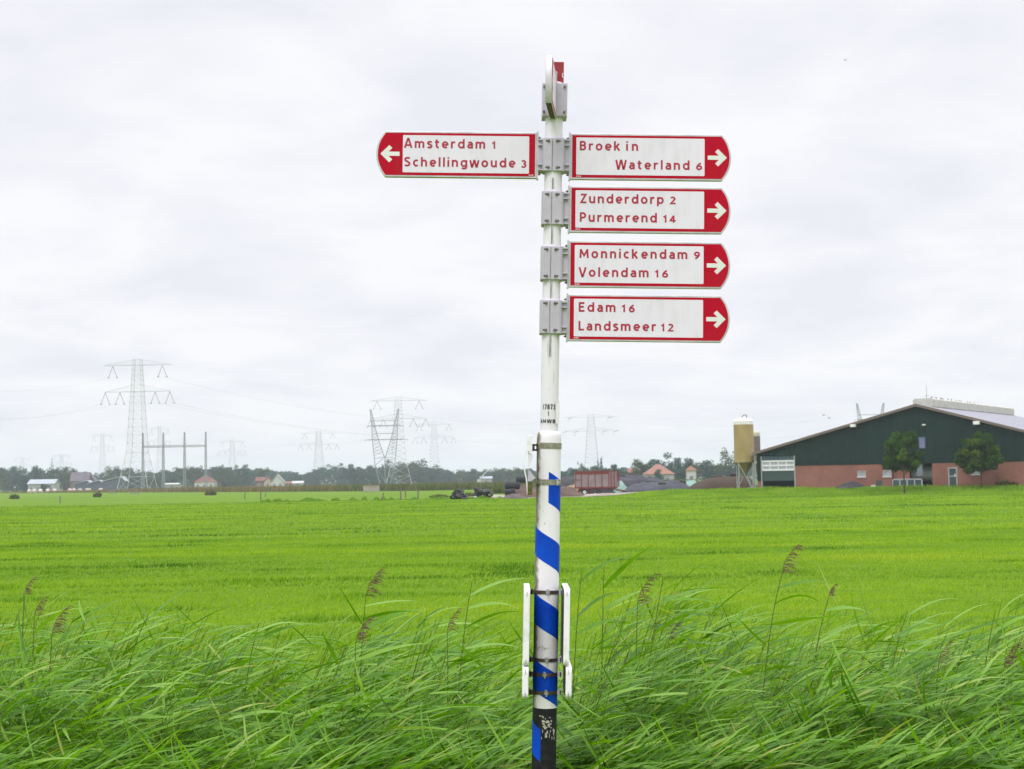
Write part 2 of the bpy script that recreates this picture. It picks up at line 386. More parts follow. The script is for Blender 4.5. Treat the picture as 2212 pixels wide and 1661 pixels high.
# ---- lettering: a plain road-sign sans drawn as strokes of even weight, spaced to the width each word has on the sign
GX = 1.40                       # centre lines are widened by this, the stroke keeps its weight
def arc(cx, cy, rx, ry, a0, a1, n=14):
    return [(cx + rx * math.cos(R(a0 + (a1 - a0) * i / n)), cy + ry * math.sin(R(a0 + (a1 - a0) * i / n))) for i in range(n + 1)]
S_ = .082; O_ = arc(.27, .37, .188, .288, 90, 450, 26)
def ess(h, w_): return [(x * w_, y * h) for x, y in ((.88, .86), (.74, .905), (.54, .918), (.32, .90), (.20, .82), (.18, .72), (.26, .62), (.46, .535), (.66, .46), (.82, .37), (.85, .26), (.77, .15), (.58, .088), (.38, .084), (.12, .13))]
GLYPH = {
    'A': (.61, [[(.04, 0), (.27, .98), (.33, .98), (.56, 0)], [(.13, .30), (.47, .30)]]),
    'B': (.52, [[(S_, 0), (S_, 1)], [(S_, .918), (.26, .918)] + arc(.26, .725, .15, .193, 90, -90) + [(S_, .532)], arc(.26, .307, .17, .225, 90, -90) + [(S_, .082)]]),
    'E': (.46, [[(S_, 0), (S_, 1)], [(S_, .918), (.44, .918)], [(S_, .52), (.40, .52)], [(S_, .082), (.45, .082)]]),
    'L': (.43, [[(S_, 1), (S_, .082), (.42, .082)]]),
    'M': (.72, [[(S_, 0), (.115, .96)], [(.10, .93), (.36, .26), (.62, .93)], [(.605, .96), (.64, 0)]]),
    'P': (.50, [[(S_, 0), (S_, 1)], [(S_, .918), (.25, .918)] + arc(.25, .68, .17, .238, 90, -90) + [(S_, .442)]]),
    'S': (.50, [ess(1, .50)]),
    'V': (.56, [[(.04, 1), (.255, .03), (.305, .03), (.52, 1)]]),
    'W': (.82, [[(.04, 1), (.185, .03), (.235, .03), (.385, .93), (.435, .93), (.585, .03), (.635, .03), (.78, 1)]]),
    'N': (.60, [[(S_, 0), (S_, 1)], [(S_, .95), (.52, .05)], [(.52, 0), (.52, 1)]]),
    'Z': (.50, [[(.05, .918), (.42, .918), (.08, .082), (.48, .082)]]),
    'a': (.46, [[(.09, .60)] + arc(.235, .47, .15, .19, 125, 0, 9) + [(.385, 0)], [(.385, .40), (.24, .40)] + arc(.235, .24, .15, .162, 90, 270, 10) + [(.385, .17)]]),
    'c': (.44, [arc(.27, .37, .188, .288, 52, 308, 18)]),
    'd': (.54, [O_, [(.46, 0), (.46, 1.02)]]),
    'e': (.52, [[(.10, .36), (.456, .36)], arc(.27, .37, .188, .288, -2, 312, 20)]),
    'g': (.54, [O_, [(.46, .74), (.46, -.03)] + arc(.27, -.03, .19, .145, 0, -140, 10)]),
    'h': (.50, [[(S_, 0), (S_, 1.02)], [(S_, .44)] + arc(.25, .47, .165, .188, 165, 0, 12) + [(.415, 0)]]),
    'i': (.165, [[(S_, 0), (S_, .74)], [(S_, .87), (S_, 1.03)]]),
    'k': (.53, [[(S_, 0), (S_, 1.02)], [(S_, .30), (.40, .74)], [(.20, .43), (.43, 0)]]),
    'l': (.165, [[(S_, 0), (S_, 1.02)]]),
    'm': (.78, [[(S_, 0), (S_, .74)], [(S_, .44)] + arc(.225, .49, .145, .168, 165, 0, 10) + [(.37, 0)], [(.37, .44)] + arc(.525, .49, .155, .168, 165, 0, 10) + [(.68, 0)]]),
    'n': (.50, [[(S_, 0), (S_, .74)], [(S_, .44)] + arc(.25, .47, .165, .188, 165, 0, 12) + [(.415, 0)]]),
    'o': (.54, [O_]),
    'p': (.54, [O_, [(S_, .74), (S_, -.25)]]),
    'r': (.36, [[(S_, 0), (S_, .74)], [(S_, .42)] + arc(.27, .44, .185, .215, 160, 68, 8)]),
    's': (.41, [ess(.74, .41)]),
    't': (.36, [[(.15, .94), (.15, .25)] + arc(.28, .22, .13, .14, 180, 285, 8), [(.02, .66), (.33, .66)]]),
    'u': (.50, [[(.415, .74), (.415, 0)], [(S_, .74)] + arc(.25, .27, .165, .188, 180, 345, 12) + [(.415, .30)]]),
    'w': (.72, [[(.04, .74), (.165, .03), (.21, .03), (.34, .68), (.38, .68), (.51, .03), (.555, .03), (.68, .74)]]),
    '1': (.34, [[(.05, .70), (.22, .90), (.22, 0)]]),
    '2': (.48, [arc(.23, .70, .165, .215, 150, -25, 12) + [(.08, .085), (.47, .085)]]),
    '3': (.46, [arc(.21, .715, .155, .20, 145, -90, 12), arc(.21, .29, .175, .225, 92, -145, 14)]),
    '4': (.52, [[(.33, 0), (.33, .97)], [(.33, .93), (.06, .28), (.50, .28)]]),
    '6': (.52, [[(.40, .93), (.22, .74), (.11, .50), (.085, .33)], arc(.265, .31, .18, .225, 180, -180, 24)]),
    '7': (.46, [[(.03, .915), (.40, .915), (.18, 0)]]),
    '8': (.50, [arc(.25, .72, .145, .20, -90, 270, 20), arc(.25, .29, .175, .22, 90, 450, 22)]),
    '9': (.52, [[(.12, .07), (.30, .26), (.41, .50), (.435, .67)], arc(.255, .69, .18, .225, 0, 360, 24)])}
def stroke(pts, hw):
    """an even band along a centre line, mitred at the corners"""
    q = [pts[0]]
    for v in pts[1:]:
        if math.hypot(v[0] - q[-1][0], v[1] - q[-1][1]) > 1e-5: q.append(v)
    closed = len(q) > 3 and math.hypot(q[0][0] - q[-1][0], q[0][1] - q[-1][1]) < 1e-4
    if closed: q = q[:-1]
    n = len(q); Lp = []; Rp = []
    def nrm(a, b):
        dx_, dy_ = b[0] - a[0], b[1] - a[1]; l = math.hypot(dx_, dy_); return (-dy_ / l, dx_ / l)
    for i in range(n):
        if closed or 0 < i < n - 1: a, b = nrm(q[i - 1], q[i]), nrm(q[i], q[(i + 1) % n])
        elif i == 0: a = b = nrm(q[0], q[1])
        else: a = b = nrm(q[-2], q[-1])
        mx_, my_ = a[0] + b[0], a[1] + b[1]; l2 = mx_ * mx_ + my_ * my_
        k = min(2 / l2, 1.9 / math.sqrt(l2)) if l2 > 1e-6 else 1
        Lp.append((q[i][0] + mx_ * k * hw, q[i][1] + my_ * k * hw)); Rp.append((q[i][0] - mx_ * k * hw, q[i][1] - my_ * k * hw))
    vs = [v for pr in zip(Lp, Rp) for v in pr]; m_ = n if closed else n - 1
    return vs, [(2 * i, 2 * i + 1, (2 * i + 3) % (2 * n), (2 * i + 2) % (2 * n)) for i in range(m_)]
def put_word(mb, s, xa, xb, zbase, cap, y, wt=.20, wrap=None, gx=GX):
    wid = [GLYPH[c][0] * gx - (gx - 1) * .12 for c in s]
    gap = ((xb - xa) / cap - sum(wid)) / max(1, len(s) - 1) if len(s) > 1 else 0
    fit = 1.0
    if len(s) == 1: xa = (xa + xb) / 2 - wid[0] * cap / 2
    elif gap < .07: gap = .07; fit = ((xb - xa) / cap) / (sum(wid) + gap * (len(s) - 1))
    x = 0; li = 0
    for c, wc in zip(s, wid):
        for st in GLYPH[c][1]:
            vs, fs = stroke([((px_ - .06) * gx + .06, py_) for px_, py_ in st], wt / 2)
            res = []
            for u, v in vs:
                X = xa + (x + u) * cap * fit; Z = zbase + v * cap; dp_ = .00006 * (li % 4)   # strokes of a letter lie a hair apart
                if wrap:
                    r_ = wrap + dp_; res.append((r_ * math.sin(X / wrap), -r_ * math.cos(X / wrap), Z))
                else: res.append((X, y - dp_, Z))
            mb.add(res, fs); li += 1
        x += wc + gap

# ---- finger signs
SW, SH = 0.702, 0.202
def outline(w_, h_, inset=0.0, flip=1):
    ch = h_ / 2 - inset; xc = w_ * .943 - inset * .35; sag = w_ * .057
    r = ((h_ / 2) ** 2 + sag ** 2) / (2 * sag); cx = w_ - r
    rr = r - inset; pts = [(inset, -ch), (xc, -ch)]
    a = math.asin(min(1, ch / rr))
    for i in range(1, 16):
        t = -a + 2 * a * i / 16; pts.append((cx + rr * math.cos(t), rr * math.sin(t)))
    pts += [(xc, ch), (inset, ch)]
    return [(x * flip, z) for x, z in pts]
def rrect(x0, x1, z0, z1, r=.004):
    pts = []
    for cx, cz, a in ((x1 - r, z0 + r, -90), (x1 - r, z1 - r, 0), (x0 + r, z1 - r, 90), (x0 + r, z0 + r, 180)):
        for k in range(4): t = R(a + k * 30); pts.append((cx + r * math.cos(t), cz + r * math.sin(t)))
    return pts
def arrow_poly(cx, cz, flip):            # shaft and a wide open head in one outline
    t = .0185; h = t / 2; tip = .044; a = .0385; k = t / math.sqrt(2); xj = tip - 1.414 * t - h
    up_ = [(tip, 0), (tip - a, a), (tip - a - k, a - k), (xj, h), (-.0395, h)]
    q = up_ + [(x, -z) for x, z in up_[:0:-1]]
    return [(cx + flip * x, cz + z) for x, z in q]
def finger_sign(z, flip, words, label, x_in=.0735, yaw=0.0, lettering=True, tilt=0.0, zoff=0.0, SW=SW, panel=True):
    f = lambda x, z_, h: (x, h, z_)
    T = .013
    sg = MB().prism(outline(SW, SH, 0, flip), -T, T, f).build('finger_sign', M['alu'], post, loc=(0, 0, z), rot=(0, tilt, yaw), bevel=.0015)
    sg['label'] = label
    sh = Matrix.Translation((flip * x_in, 0, zoff)); sg.data.transform(sh)
    def part(mb, name, m, **k):
        o_ = mb.build(name, m, sg, **k); o_.data.transform(sh); return o_
    part(MB().prism(outline(SW, SH, .0075, flip), -T - .0009, T + .0009, f), 'red_face', M['red'])
    x0_, x1_ = (.036 * SW, .834 * SW) if flip > 0 else (-.834 * SW, -.048 * SW)
    if panel: part(MB().prism(rrect(x0_, x1_, -SH * .403, SH * .412), -T - .0013, T + .0013, f), 'white_panel', M['panel'])
    ar = MB()
    ar.prism(arrow_poly(flip * (SW - .063), 0, flip), -T - .0014, T + .0014, f)
    part(ar, 'arrow', M['arrow'])
    if lettering:
        for i, line in enumerate(words):
            mb = MB()
            for s, a, b in line:
                zl = (.132 if i == 0 else -.272) * SH
                cap = .202 * SH * (.80 if s[0].isdigit() else 1)
                put_word(mb, s, a * SW, b * SW, zl, cap, -T - .0019, .225 if s[0].isdigit() else .20, None, 1.62 if s[0].isdigit() else GX)
            if flip < 0:
                mb.v = [(x - SW, y, z_) for x, y, z_ in mb.v]
            part(mb, 'lettering', M['letter'])
        st = MB()
        for k in range(3): st.box((flip * .043 * SW + k * .0075 - .004, -T - .0016, -SH * .445), (flip * .043 * SW + k * .0075 + .001, -T - .0010, -SH * .425))
        part(st, 'maker_sticker', M['panel'])
    # end profile with its screws
    e = MB().box((flip * -.007 if flip > 0 else 0, -.017, -SH / 2 - .004), (0 if flip > 0 else .007, .017, SH / 2 + .004))
    part(e, 'end_profile', M['alu'])
    for zz_ in (-SH * .40, SH * .40):
        sx = flip * -.007
        part(MB().beam((sx, 0, zz_), (sx - flip * .006, 0, zz_), .005, 8).beam((sx - flip * .006, 0, zz_), (sx - flip * .011, 0, zz_), .0028, 8), 'screw', M['steel'])
    return sg
def shell_poly(xa, xb, s):        # half a clamp, seen from above; s: side it closes on
    return [(s * xa, -.047), (s * (xb - .012), -.047), (s * (xb - .004), -.042), (s * xb, -.033), (s * xb, .033), (s * (xb - .004), .042), (s * (xb - .012), .047), (s * xa, .047)]
def clamp(z, left, right, yaw=0.0):
    fz = lambda x, y, h: (x, y, h)
    H = .0735
    for s, has, xa, xb in ((-1, left, .0075, .0495), (1, right, -.0045, .047)):
        o_ = MB().prism(shell_poly(xa, xb, s), -H, H, fz).build('clamp_shell', M['cast'], post, loc=(0, 0, z), bevel=.003, rot=(0, 0, yaw))
        bx = s * ((xa + xb) / 2 - .006)
        for zz_ in (-.058, .058):
            MB().beam((bx, -.047, zz_), (bx, -.0505, zz_), .0062, 10).beam((bx, -.0505, zz_), (bx, -.056, zz_), .0042, 6).build('bolt', M['steel'], o_)
            MB().box((bx + s * .004, -.0482, zz_ - .003), (bx + s * .013, -.0468, zz_ + .0035)).build('slot', M['rust'], o_)
        if has:
            b = MB()
            xo = s * .068
            b.box((min(s * .040, xo), -.022, -H + .001), (max(s * .040, xo), .022, H - .001))
            for zz_ in (-.066, -.043, .043, .066):
                b.box((min(s * .044, xo), -.036, zz_ - .0025), (max(s * .044, xo), .036, zz_ + .0025))
            b.build('bracket_arm', M['cast'], o_)
    return

rows = []
zc = lambda d0, d1, x: (L(x, d0)[1] + L(x, d1)[1]) / 2
r1 = zc(288.5, 389.5, 1231); l1 = zc(286.5, 387, 1158); r2 = zc(402.5, 503.5, 1230); r3 = zc(520.5, 622, 1229); r4 = zc(636, 738, 1227)
W1 = [[('Broek', .058, .311), ('in', .346, .420)], [('Waterland', .283, .740), ('6', .782, .818)]]
W2 = [[('Zunderdorp', .066, .583), ('2', .622, .657)], [('Purmerend', .064, .541), ('14', .581, .658)]]
W3 = [[('Monnickendam', .066, .734), ('9', .774, .813)], [('Volendam', .064, .495), ('16', .534, .614)]]
W4 = [[('Edam', .066, .294), ('16', .332, .411)], [('Landsmeer', .066, .544), ('12', .575, .650)]]
WL = [[('Amsterdam', .176, .679), ('1', .716, .747)], [('Schellingwoude', .176, .866), ('3', .901, .937)]]
clamp((r1 + l1) / 2, True, True)
for z in (r2, r3, r4): clamp(z, False, True)
finger_sign(r1, 1, W1, 'red and white finger sign to Broek in Waterland', tilt=R(-.35))
finger_sign(r2, 1, W2, 'red and white finger sign to Zunderdorp and Purmerend', tilt=R(-.35))
finger_sign(r3, 1, W3, 'red and white finger sign to Monnickendam and Volendam', tilt=R(-.35))
finger_sign(r4, 1, W4, 'red and white finger sign to Edam and Landsmeer', tilt=R(-.35))
finger_sign(l1, -1, WL, 'red and white finger sign to Amsterdam and Schellingwoude, pointing left', tilt=R(-.35))
# top: one sign pointing at the road, one pointing away above it
zt_ = (Lf(1997, 306)[1] + Lf(1997, 430)[1]) / 2
fz = lambda x, y, h: (x, y, h)
pl = MB().prism([(-.053, -.049), (.053, -.049), (.055, -.045), (.055, .045), (.053, .049), (-.053, .049), (-.055, .045), (-.055, -.045)], -.074, .074, fz).build('top_clamp', M['cast'], post, loc=(0, 0, zt_), bevel=.003)
for bx in (-.046, .043):
    for zz_ in (-.056, .056):
        MB().beam((bx, -.049, zz_), (bx, -.058, zz_), .0055, 8).build('bolt', M['steel'], pl)
SW1 = .27
yaw1 = math.atan2(-.24, -.022)
s1 = finger_sign(Lf(1997, 352)[1], 1, None, 'narrow finger sign seen edge-on, pointing at the viewer', yaw=yaw1, lettering=False, x_in=.045, SW=SW1)
s1.location.x = -.004
MB().prism([(.0, -SH / 2 + .0), (SW1 * .93, -SH / 2 + .0), (SW1 * .94, -SH / 2 - .0014), (0, -SH / 2 - .0014)], -.0115, .0115, lambda x, z_, h: (x, h, z_)).build('moss', M['moss'], s1).data.transform(Matrix.Translation((.045, 0, 0)))
(xa, za), (xb, zb2) = Lf(1986, 225), Lf(2030, 318)
rp = MB().prism(rrect(xa, xb, zb2, za, .002), -.012, .006, lambda x, z_, h: (x, h, z_)).build('red_end_plate', mat('dull_red', (0.30, 0.045, 0.055), (0.25, 0.03, 0.04), 30, .6, spec=.15), post, bevel=.001)
rp['label'] = 'small red plate above the top clamp with part of a white ring'
cv = MB(); cxx, czz = Lf(2037, 274)
for i in range(8):
    t0, t1 = R(125 + i * 14), R(125 + (i + 1) * 14); r0, r1 = .0125, .0155
    q = [(cxx + r * math.cos(t), czz + r * 1.15 * math.sin(t)) for r, t in ((r0, t0), (r0, t1), (r1, t1), (r1, t0))]
    if max(v[0] for v in q) < xb - .0005: cv.prism(q, -.0128, -.0119, lambda x, z_, h: (x, h, z_))
cv.build('ring_mark', M['arrow'], rp)

# number sticker and the maker strip wrapped round the upper pole
tx = MB()
def wx(fx, fy):
    x = Lf(fx, fy)[0]; r = RU + .0016
    return r * math.asin(max(-.995, min(.995, x / r)))
put_word(tx, '17873', wx(1955, 1467), wx(1999, 1467), zy(1476, 1975), zy(1458, 1975) - zy(1476, 1975), 0, .17, RU + .0016, .95)
put_word(tx, '1', wx(1971, 1490), wx(1978, 1490), zy(1499.5, 1975), zy(1483, 1975) - zy(1499.5, 1975), 0, .17, RU + .0016, .95)
tx.build('number_lettering', M['ink'], post)
tx = MB()
xa, xb = wx(1951.5, 1518) - .0115, wx(1993, 1518) + .0085
put_word(tx, 'ANWB', xa, xb, zy(1524.5, 1975), zy(1512, 1975) - zy(1524.5, 1975), 0, .27, RU + .0016, 1.7)
tx.build('maker_lettering', M['ink'], post)
shell('sticker', -1.5, .75, lambda t: zy(1530, 1975), lambda t: zy(1453, 1975), RU - .0003, mat('sticker_white', (0.76, 0.72, 0.80), None, 6, 0.35), post)
za, zb2 = zy(1446, 2005), zy(1527, 2005)
MB().add([(.026, -.034, za), (.043, -.022, za), (.043, -.022, zb2), (.027, -.0345, zb2), (.0255, -.0325, za), (.0425, -.0205, za), (.0425, -.0205, zb2), (.0265, -.033, zb2)],
         [(0, 1, 2, 3), (7, 6, 5, 4), (0, 4, 5, 1), (1, 5, 6, 2), (2, 6, 7, 3), (3, 7, 4, 0)]).build('cover_strip', M['boardwhite'], post)
# cable and seam running down the upper pole between the clamps
cb = MB()
for d0, d1 in ((388, 412), (490, 530), (608, 646), (724, 772)):
    z0, z1 = L(1190, d0)[1], L(1190, d1)[1]
    cb.tube([(-.004, -RU - .001, z0), (-.0035, -RU - .0015, (z0 + z1) / 2), (-.004, -RU - .001, z1)], .0016, 5)
    cb.tube([(.002, -RU - .0005, z0), (.001, -RU - .001, (z0 + z1) / 2), (.0025, -RU - .0005, z1)], .0008, 5)
cb.build('cable', M['steel'], post)

# clamp bands round the lower pole
def band(fy, h, m, buckle=True, lugs=True, bx=.004):
    z = zy(fy)
    o_ = MB().lathe([(RL + .0012, z - h / 2), (RL + .0022, z - h / 2), (RL + .0022, z + h / 2), (RL + .0012, z + h / 2)], 40, cap=False).build('clamp_band', m, post, smooth=True)
    if buckle:
        yb = -math.sqrt(RL ** 2 - min(bx ** 2, RL ** 2 * .98))
        MB().box((bx - .008, yb - .0065, z - .006), (bx + .008, yb - .001, z + .006)).build('buckle', M['alu'], o_, bevel=.0015)
        MB().beam((bx - .001, yb - .009, z + .011), (bx + .001, yb - .009, z - .013), .0036, 8).beam((bx - .001, yb - .009, z + .010), (bx - .001, yb - .009, z + .014), .0062, 8).build('screw', M['alu'], o_)
    if lugs:
        for s in (-1, 1):
            MB().box((s * RL - .001 if s > 0 else -RL - .017, -.02, z - .011), (RL + .017 if s > 0 else -RL + .001, -.014, z + .009)).box((s * (RL + .012) - .0025, -.02, z - .012), (s * (RL + .012) + .0025, .03, z + .012)).build('lug', M['cast' if s > 0 else 'rust'], o_)
    return o_
band(2131, .0155, M['rust']); band(2374, .015, M['rust']); band(2426, .015, M['rust'], bx=-.004); band(2491, .0155, M['rust'])
M['lichen'] = mat('lichen_band', (0.30, 0.29, 0.27), (0.17, 0.17, 0.09), 60, 0.7, bump=0.2)
band(1606, .025, M['lichen'], False, False); b2 = band(1737, .024, M['lichen'], True, False, .037)
# edge-on boards strapped to both sides
def side_board(xc, zlo, zhi, depth, yn, label, dark):
    w_ = .0125
    pts = rrect(yn, yn + depth, zlo, zhi, .02)
    sb_ = MB().prism(pts, -w_, w_, lambda y, z_, h: (xc + h, y, z_)).build('side_board', M['boardwhite'], post, bevel=.002)
    sb_['label'] = label
    pts2 = rrect(yn + .005, yn + depth - .006, zlo + .006, zhi - .006, .016)
    s = 1 if xc < 0 else -1
    MB().prism(pts2, s * (w_ - .001), s * (w_ + .0012), lambda y, z_, h: (xc + h, y, z_)).build('board_back', M['boarddark'], sb_)
    for zz_ in (zlo + .02, zhi - .02):
        MB().box((xc - .001, yn - .0008, zz_ - .012), (xc + .0005, yn + .002, zz_ + .008)).build('seam', M['rust'], sb_)
yn = -.17
def edge(fx, fy): return Lf(fx, fy, YP + yn)
def bd(fx0, fx1, fy0, fy1, depth, label):
    xa_, za_ = edge((fx0 + fx1) / 2, fy0); xb_, zb_ = edge((fx0 + fx1) / 2, fy1)
    side_board((xa_ + xb_) / 2, zb_, za_, depth, yn, label, 0)
bd(1886, 1908, 2121, 2399, .35, 'long white board edge left of the pole')
bd(1883, 1903, 2403, 2518, .30, 'short white board edge low at the left')
bd(2031, 2052, 2121, 2399, .35, 'long white board edge right of the pole')
bd(2038, 2059, 2403, 2518, .30, 'short white board edge low at the right')
# the bent sign hanging on the left
prof = [(1903, 1572), (1897, 1607), (1890, 1640), (1884, 1668), (1888, 1695), (1894, 1722), (1897, 1750), (1899, 1781)]
pts = [Lf(a, b) for a, b in prof]
vs = []; fs = []
for x, z in pts: vs += [(x, -.13, z), (x, .13, z), (x + .004, -.13, z), (x + .004, .13, z)]
for i in range(len(pts) - 1):
    a, b = i * 4, i * 4 + 4
    fs += [(a, b, b + 1, a + 1), (a + 2, a + 3, b + 3, b + 2), (a, a + 2, b + 2, b), (a + 1, b + 1, b + 3, a + 3)]
fs += [(0, 1, 3, 2), (len(vs) - 4, len(vs) - 2, len(vs) - 1, len(vs) - 3)]
bs = MB().add(vs, fs).build('bent_sign', M['boardwhite'], post, smooth=True); bs['label'] = 'bent white sign plate seen edge-on beside the pole'
q = lambda a, b: Lf(a, b)
(xa_, za_), (xb_, zb_) = q(1899, 1570), q(1916, 1628)
MB().box((xa_, -.14, zb_), (xb_, -.125, za_)).build('flange', M['boardwhite'], bs, bevel=.002)
(xa_, za_), (xb_, zb_) = q(1900, 1736), q(1916, 1782)
MB().box((xa_, -.14, zb_), (xb_, -.125, za_)).build('mossy_flange', M['moss'], bs, bevel=.002)
tw = [q(1901, 1628), q(1917, 1640), q(1920, 1646), q(1903, 1690)]
MB().prism(tw, -.128, -.124, lambda x, z, h: (x, h, z)).build('flange', M['panel'], bs)
(x1_, z1_), (x2_, z2_) = q(1903, 1690), q(1928, 1722)
(x3_, z3_) = q(1912, 1733)
MB().prism([(x1_, z1_), (x2_, z2_), (x3_, z3_), (x1_ - .003, z3_)], -.122, -.118, lambda x, z, h: (x, h, z)).build('flange', M['cast'], bs)
(xa_, za_), (xb_, zb_) = q(1916, 1600), q(1936, 1625)
MB().box((xa_, -.03, zb_), (xb_, -.024, zb_ + .008)).box((xa_, -.03, za_ - .008), (xb_, -.024, za_)).box((xa_, -.03, zb_), (xa_ + .012, -.024, za_)).box((xb_ - .006, -.03, zb_), (xb_, -.024, za_)).build('slotted_bracket', M['rust'], bs)
(xa_, za_), (xb_, zb_) = q(1914, 1725), q(1936, 1752)
MB().box((xa_, -.03, zb_), (xb_ , -.024, za_)).build('slotted_bracket', M['lichen'], bs)
mo = MB(); rs = random.Random(9)
for i in range(26):
    th = rs.uniform(-1.5, -.75); z = zy(1740 + rs.gauss(0, 9)); r = RL + .003
    mo.lathe([(.0005, -.003), (.004, -.001), (.003, .003), (.0004, .0045)], 6); n = 24
    dxx, dyy = r * math.sin(th), -r * math.cos(th); s = rs.uniform(.6, 1.5)
    mo.v[-n:] = [(x * s + dxx, y * s + dyy, zz_ * s + z) for x, y, zz_ in mo.v[-n:]]
mo.build('moss', M['moss'], post)
# faint scribble scratched into the white paint above the clamps
scb = MB()
def sq(pts, r=.0007):
    pp = []
    for fx, fy in pts:
        x, z = Lf(fx, fy); x = max(-RL * .98, min(RL * .98, x)); pp.append((x * 1.008, -math.sqrt(max(1e-6, RL ** 2 - x ** 2)) - .0004, z))
    scb.tube(pp, r, 4)
sq([(1932, 2336), (1940, 2328), (1952, 2323), (1958, 2326), (1950, 2330)]); sq([(1945, 2326), (1941, 2334), (1936, 2342)]); sq([(1953, 2330), (1951, 2338), (1955, 2337)])
sq([(1958, 2334), (1961, 2328), (1965, 2330), (1963, 2337), (1958, 2336), (1960, 2331), (1970, 2332), (1977, 2329)])
scb.build('scribble', mat('scribble_brown', (0.16, 0.13, 0.06), None, 10, .8), post)
# ------------------------------------------------------------------ the barn
M['clad'] = mat('dark_green_cladding', (0.004, 0.020, 0.016), (0.007, 0.026, 0.022), 0.6, 0.6, stretch=(1, 1, .15), spec=.12)
def ribbed(m, scale, dist, axis='X'):
    t = m.node_tree; b = t.nodes['Principled BSDF']; tcn = N(t, 'ShaderNodeTexCoord'); wv = N(t, 'ShaderNodeTexWave', bands_direction=axis, wave_profile='SIN'); wv.inputs['Scale'].default_value = scale
    lk(t, tcn.outputs['Object'], wv.inputs['Vector']); bp = N(t, 'ShaderNodeBump'); bp.inputs['Strength'].default_value = .9; bp.inputs['Distance'].default_value = dist; lk(t, wv.outputs['Fac'], bp.inputs['Height']); lk(t, bp.outputs[0], b.inputs['Normal'])
ribbed(M['clad'], .9, .03)
M['roof'] = mat('fibre_cement_roof', (0.27, 0.27, 0.32), (0.23, 0.23, 0.27), 0.5, 0.8)
M['vent'] = mat('pale_ridge_vent', (0.50, 0.49, 0.46), (0.40, 0.39, 0.36), 1.5, 0.7)
M['trim'] = mat('brown_trim', (0.16, 0.12, 0.10), None, 3, 0.6)
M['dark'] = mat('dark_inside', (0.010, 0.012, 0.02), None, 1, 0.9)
M['galv'] = mat('galvanised', (0.42, 0.43, 0.45), (0.33, 0.34, 0.36), 5, 0.5, 0.3)
M['frame'] = mat('white_frame', (0.75, 0.76, 0.78), None, 5, 0.5)
M['glass'] = mat('window_glass', (0.10, 0.13, 0.17), (0.2, 0.22, 0.26), 0.8, 0.12, spec=0.6)
M['milky'] = mat('milky_glazing', (0.42, 0.42, 0.48), (0.30, 0.30, 0.36), 1.3, 0.3)
M['bluepane'] = mat('bluish_panel', (0.035, 0.075, 0.10), None, 2, 0.35)
M['doorgreen'] = mat('door_green', (0.035, 0.062, 0.062), None, 2, 0.5)
M['lamp'] = mat('lamp_housing', (0.85, 0.85, 0.85), None, 5, 0.3)
def brick_mat():
    m = bpy.data.materials.new('brick_wall'); m.use_nodes = True; t = m.node_tree; b = t.nodes['Principled BSDF']; b.inputs['Roughness'].default_value = 0.85
    tcn = N(t, 'ShaderNodeTexCoord'); sp = N(t, 'ShaderNodeSeparateXYZ'); lk(t, tcn.outputs['Object'], sp.inputs[0]); cb_ = N(t, 'ShaderNodeCombineXYZ')
    lk(t, sp.outputs[0], cb_.inputs[0]); lk(t, sp.outputs[2], cb_.inputs[1])
    br = N(t, 'ShaderNodeTexBrick'); br.inputs['Scale'].default_value = 1; br.inputs['Brick Width'].default_value = .22; br.inputs['Row Height'].default_value = .065; br.inputs['Mortar Size'].default_value = .006
    br.inputs['Color1'].default_value = (0.27, 0.075, 0.05, 1); br.inputs['Color2'].default_value = (0.20, 0.060, 0.043, 1); br.inputs['Mortar'].default_value = (0.27, 0.20, 0.17, 1)
    lk(t, cb_.outputs[0], br.inputs['Vector'])
    n = N(t, 'ShaderNodeTexNoise'); n.inputs['Scale'].default_value = .5; n.inputs['Detail'].default_value = 5; lk(t, tcn.outputs['Object'], n.inputs['Vector'])
    mr_ = N(t, 'ShaderNodeMapRange'); mr_.inputs[1].default_value = .3; mr_.inputs[2].default_value = .7; mr_.inputs[3].default_value = .82; mr_.inputs[4].default_value = 1.15; lk(t, n.outputs[0], mr_.inputs[0])
    sc_ = N(t, 'ShaderNodeVectorMath', operation='SCALE'); lk(t, br.outputs[0], sc_.inputs[0]); lk(t, mr_.outputs[0], sc_.inputs[3]); lk(t, sc_.outputs[0], b.inputs['Base Color'])
    return m
M['brick'] = brick_mat()
barn = empty('barn', (B0.x, B0.y, 0.6), 'long dark green farm barn on a red brick base with a pale ridge vent', 'barn', rot=(0, 0, -BTH))
def FS(px, py):                                  # picture point -> (along the facade, height over the barn's ground)
    d = ray(px, py); n = Vector((V_.x, V_.y, 0)); k = (B0 - CAM).dot(n) / d.dot(n)
    q = CAM + d * k - Vector((B0.x, B0.y, 0.6)); return q.dot(U), q.z
eave = FS(1636.5, 979); apex = FS(1980, 876); rgt = FS(2212, 932)
zbk = (FS(1725, 1005)[1] + FS(2150, 998.5)[1]) / 2
slR = (apex[1] - rgt[1]) / (rgt[0] - apex[0]); sR = apex[0] + (apex[1] - eave[1]) / slR
LB = 37.0
xz = lambda x, z, h: (x, h, z)
DS = FS(1646.5, 1030)[0], FS(1716, 1030)[0]; DZ = (FS(1680, 985)[1])
OS = FS(1927, 1030)[0], FS(2014, 1030)[0]
OZ = zbk
TH = .3
def zline(s): return apex[1] - (apex[0] - s) * (apex[1] - eave[1]) / (apex[0] - eave[0]) if s < apex[0] else apex[1] - (s - apex[0]) * slR
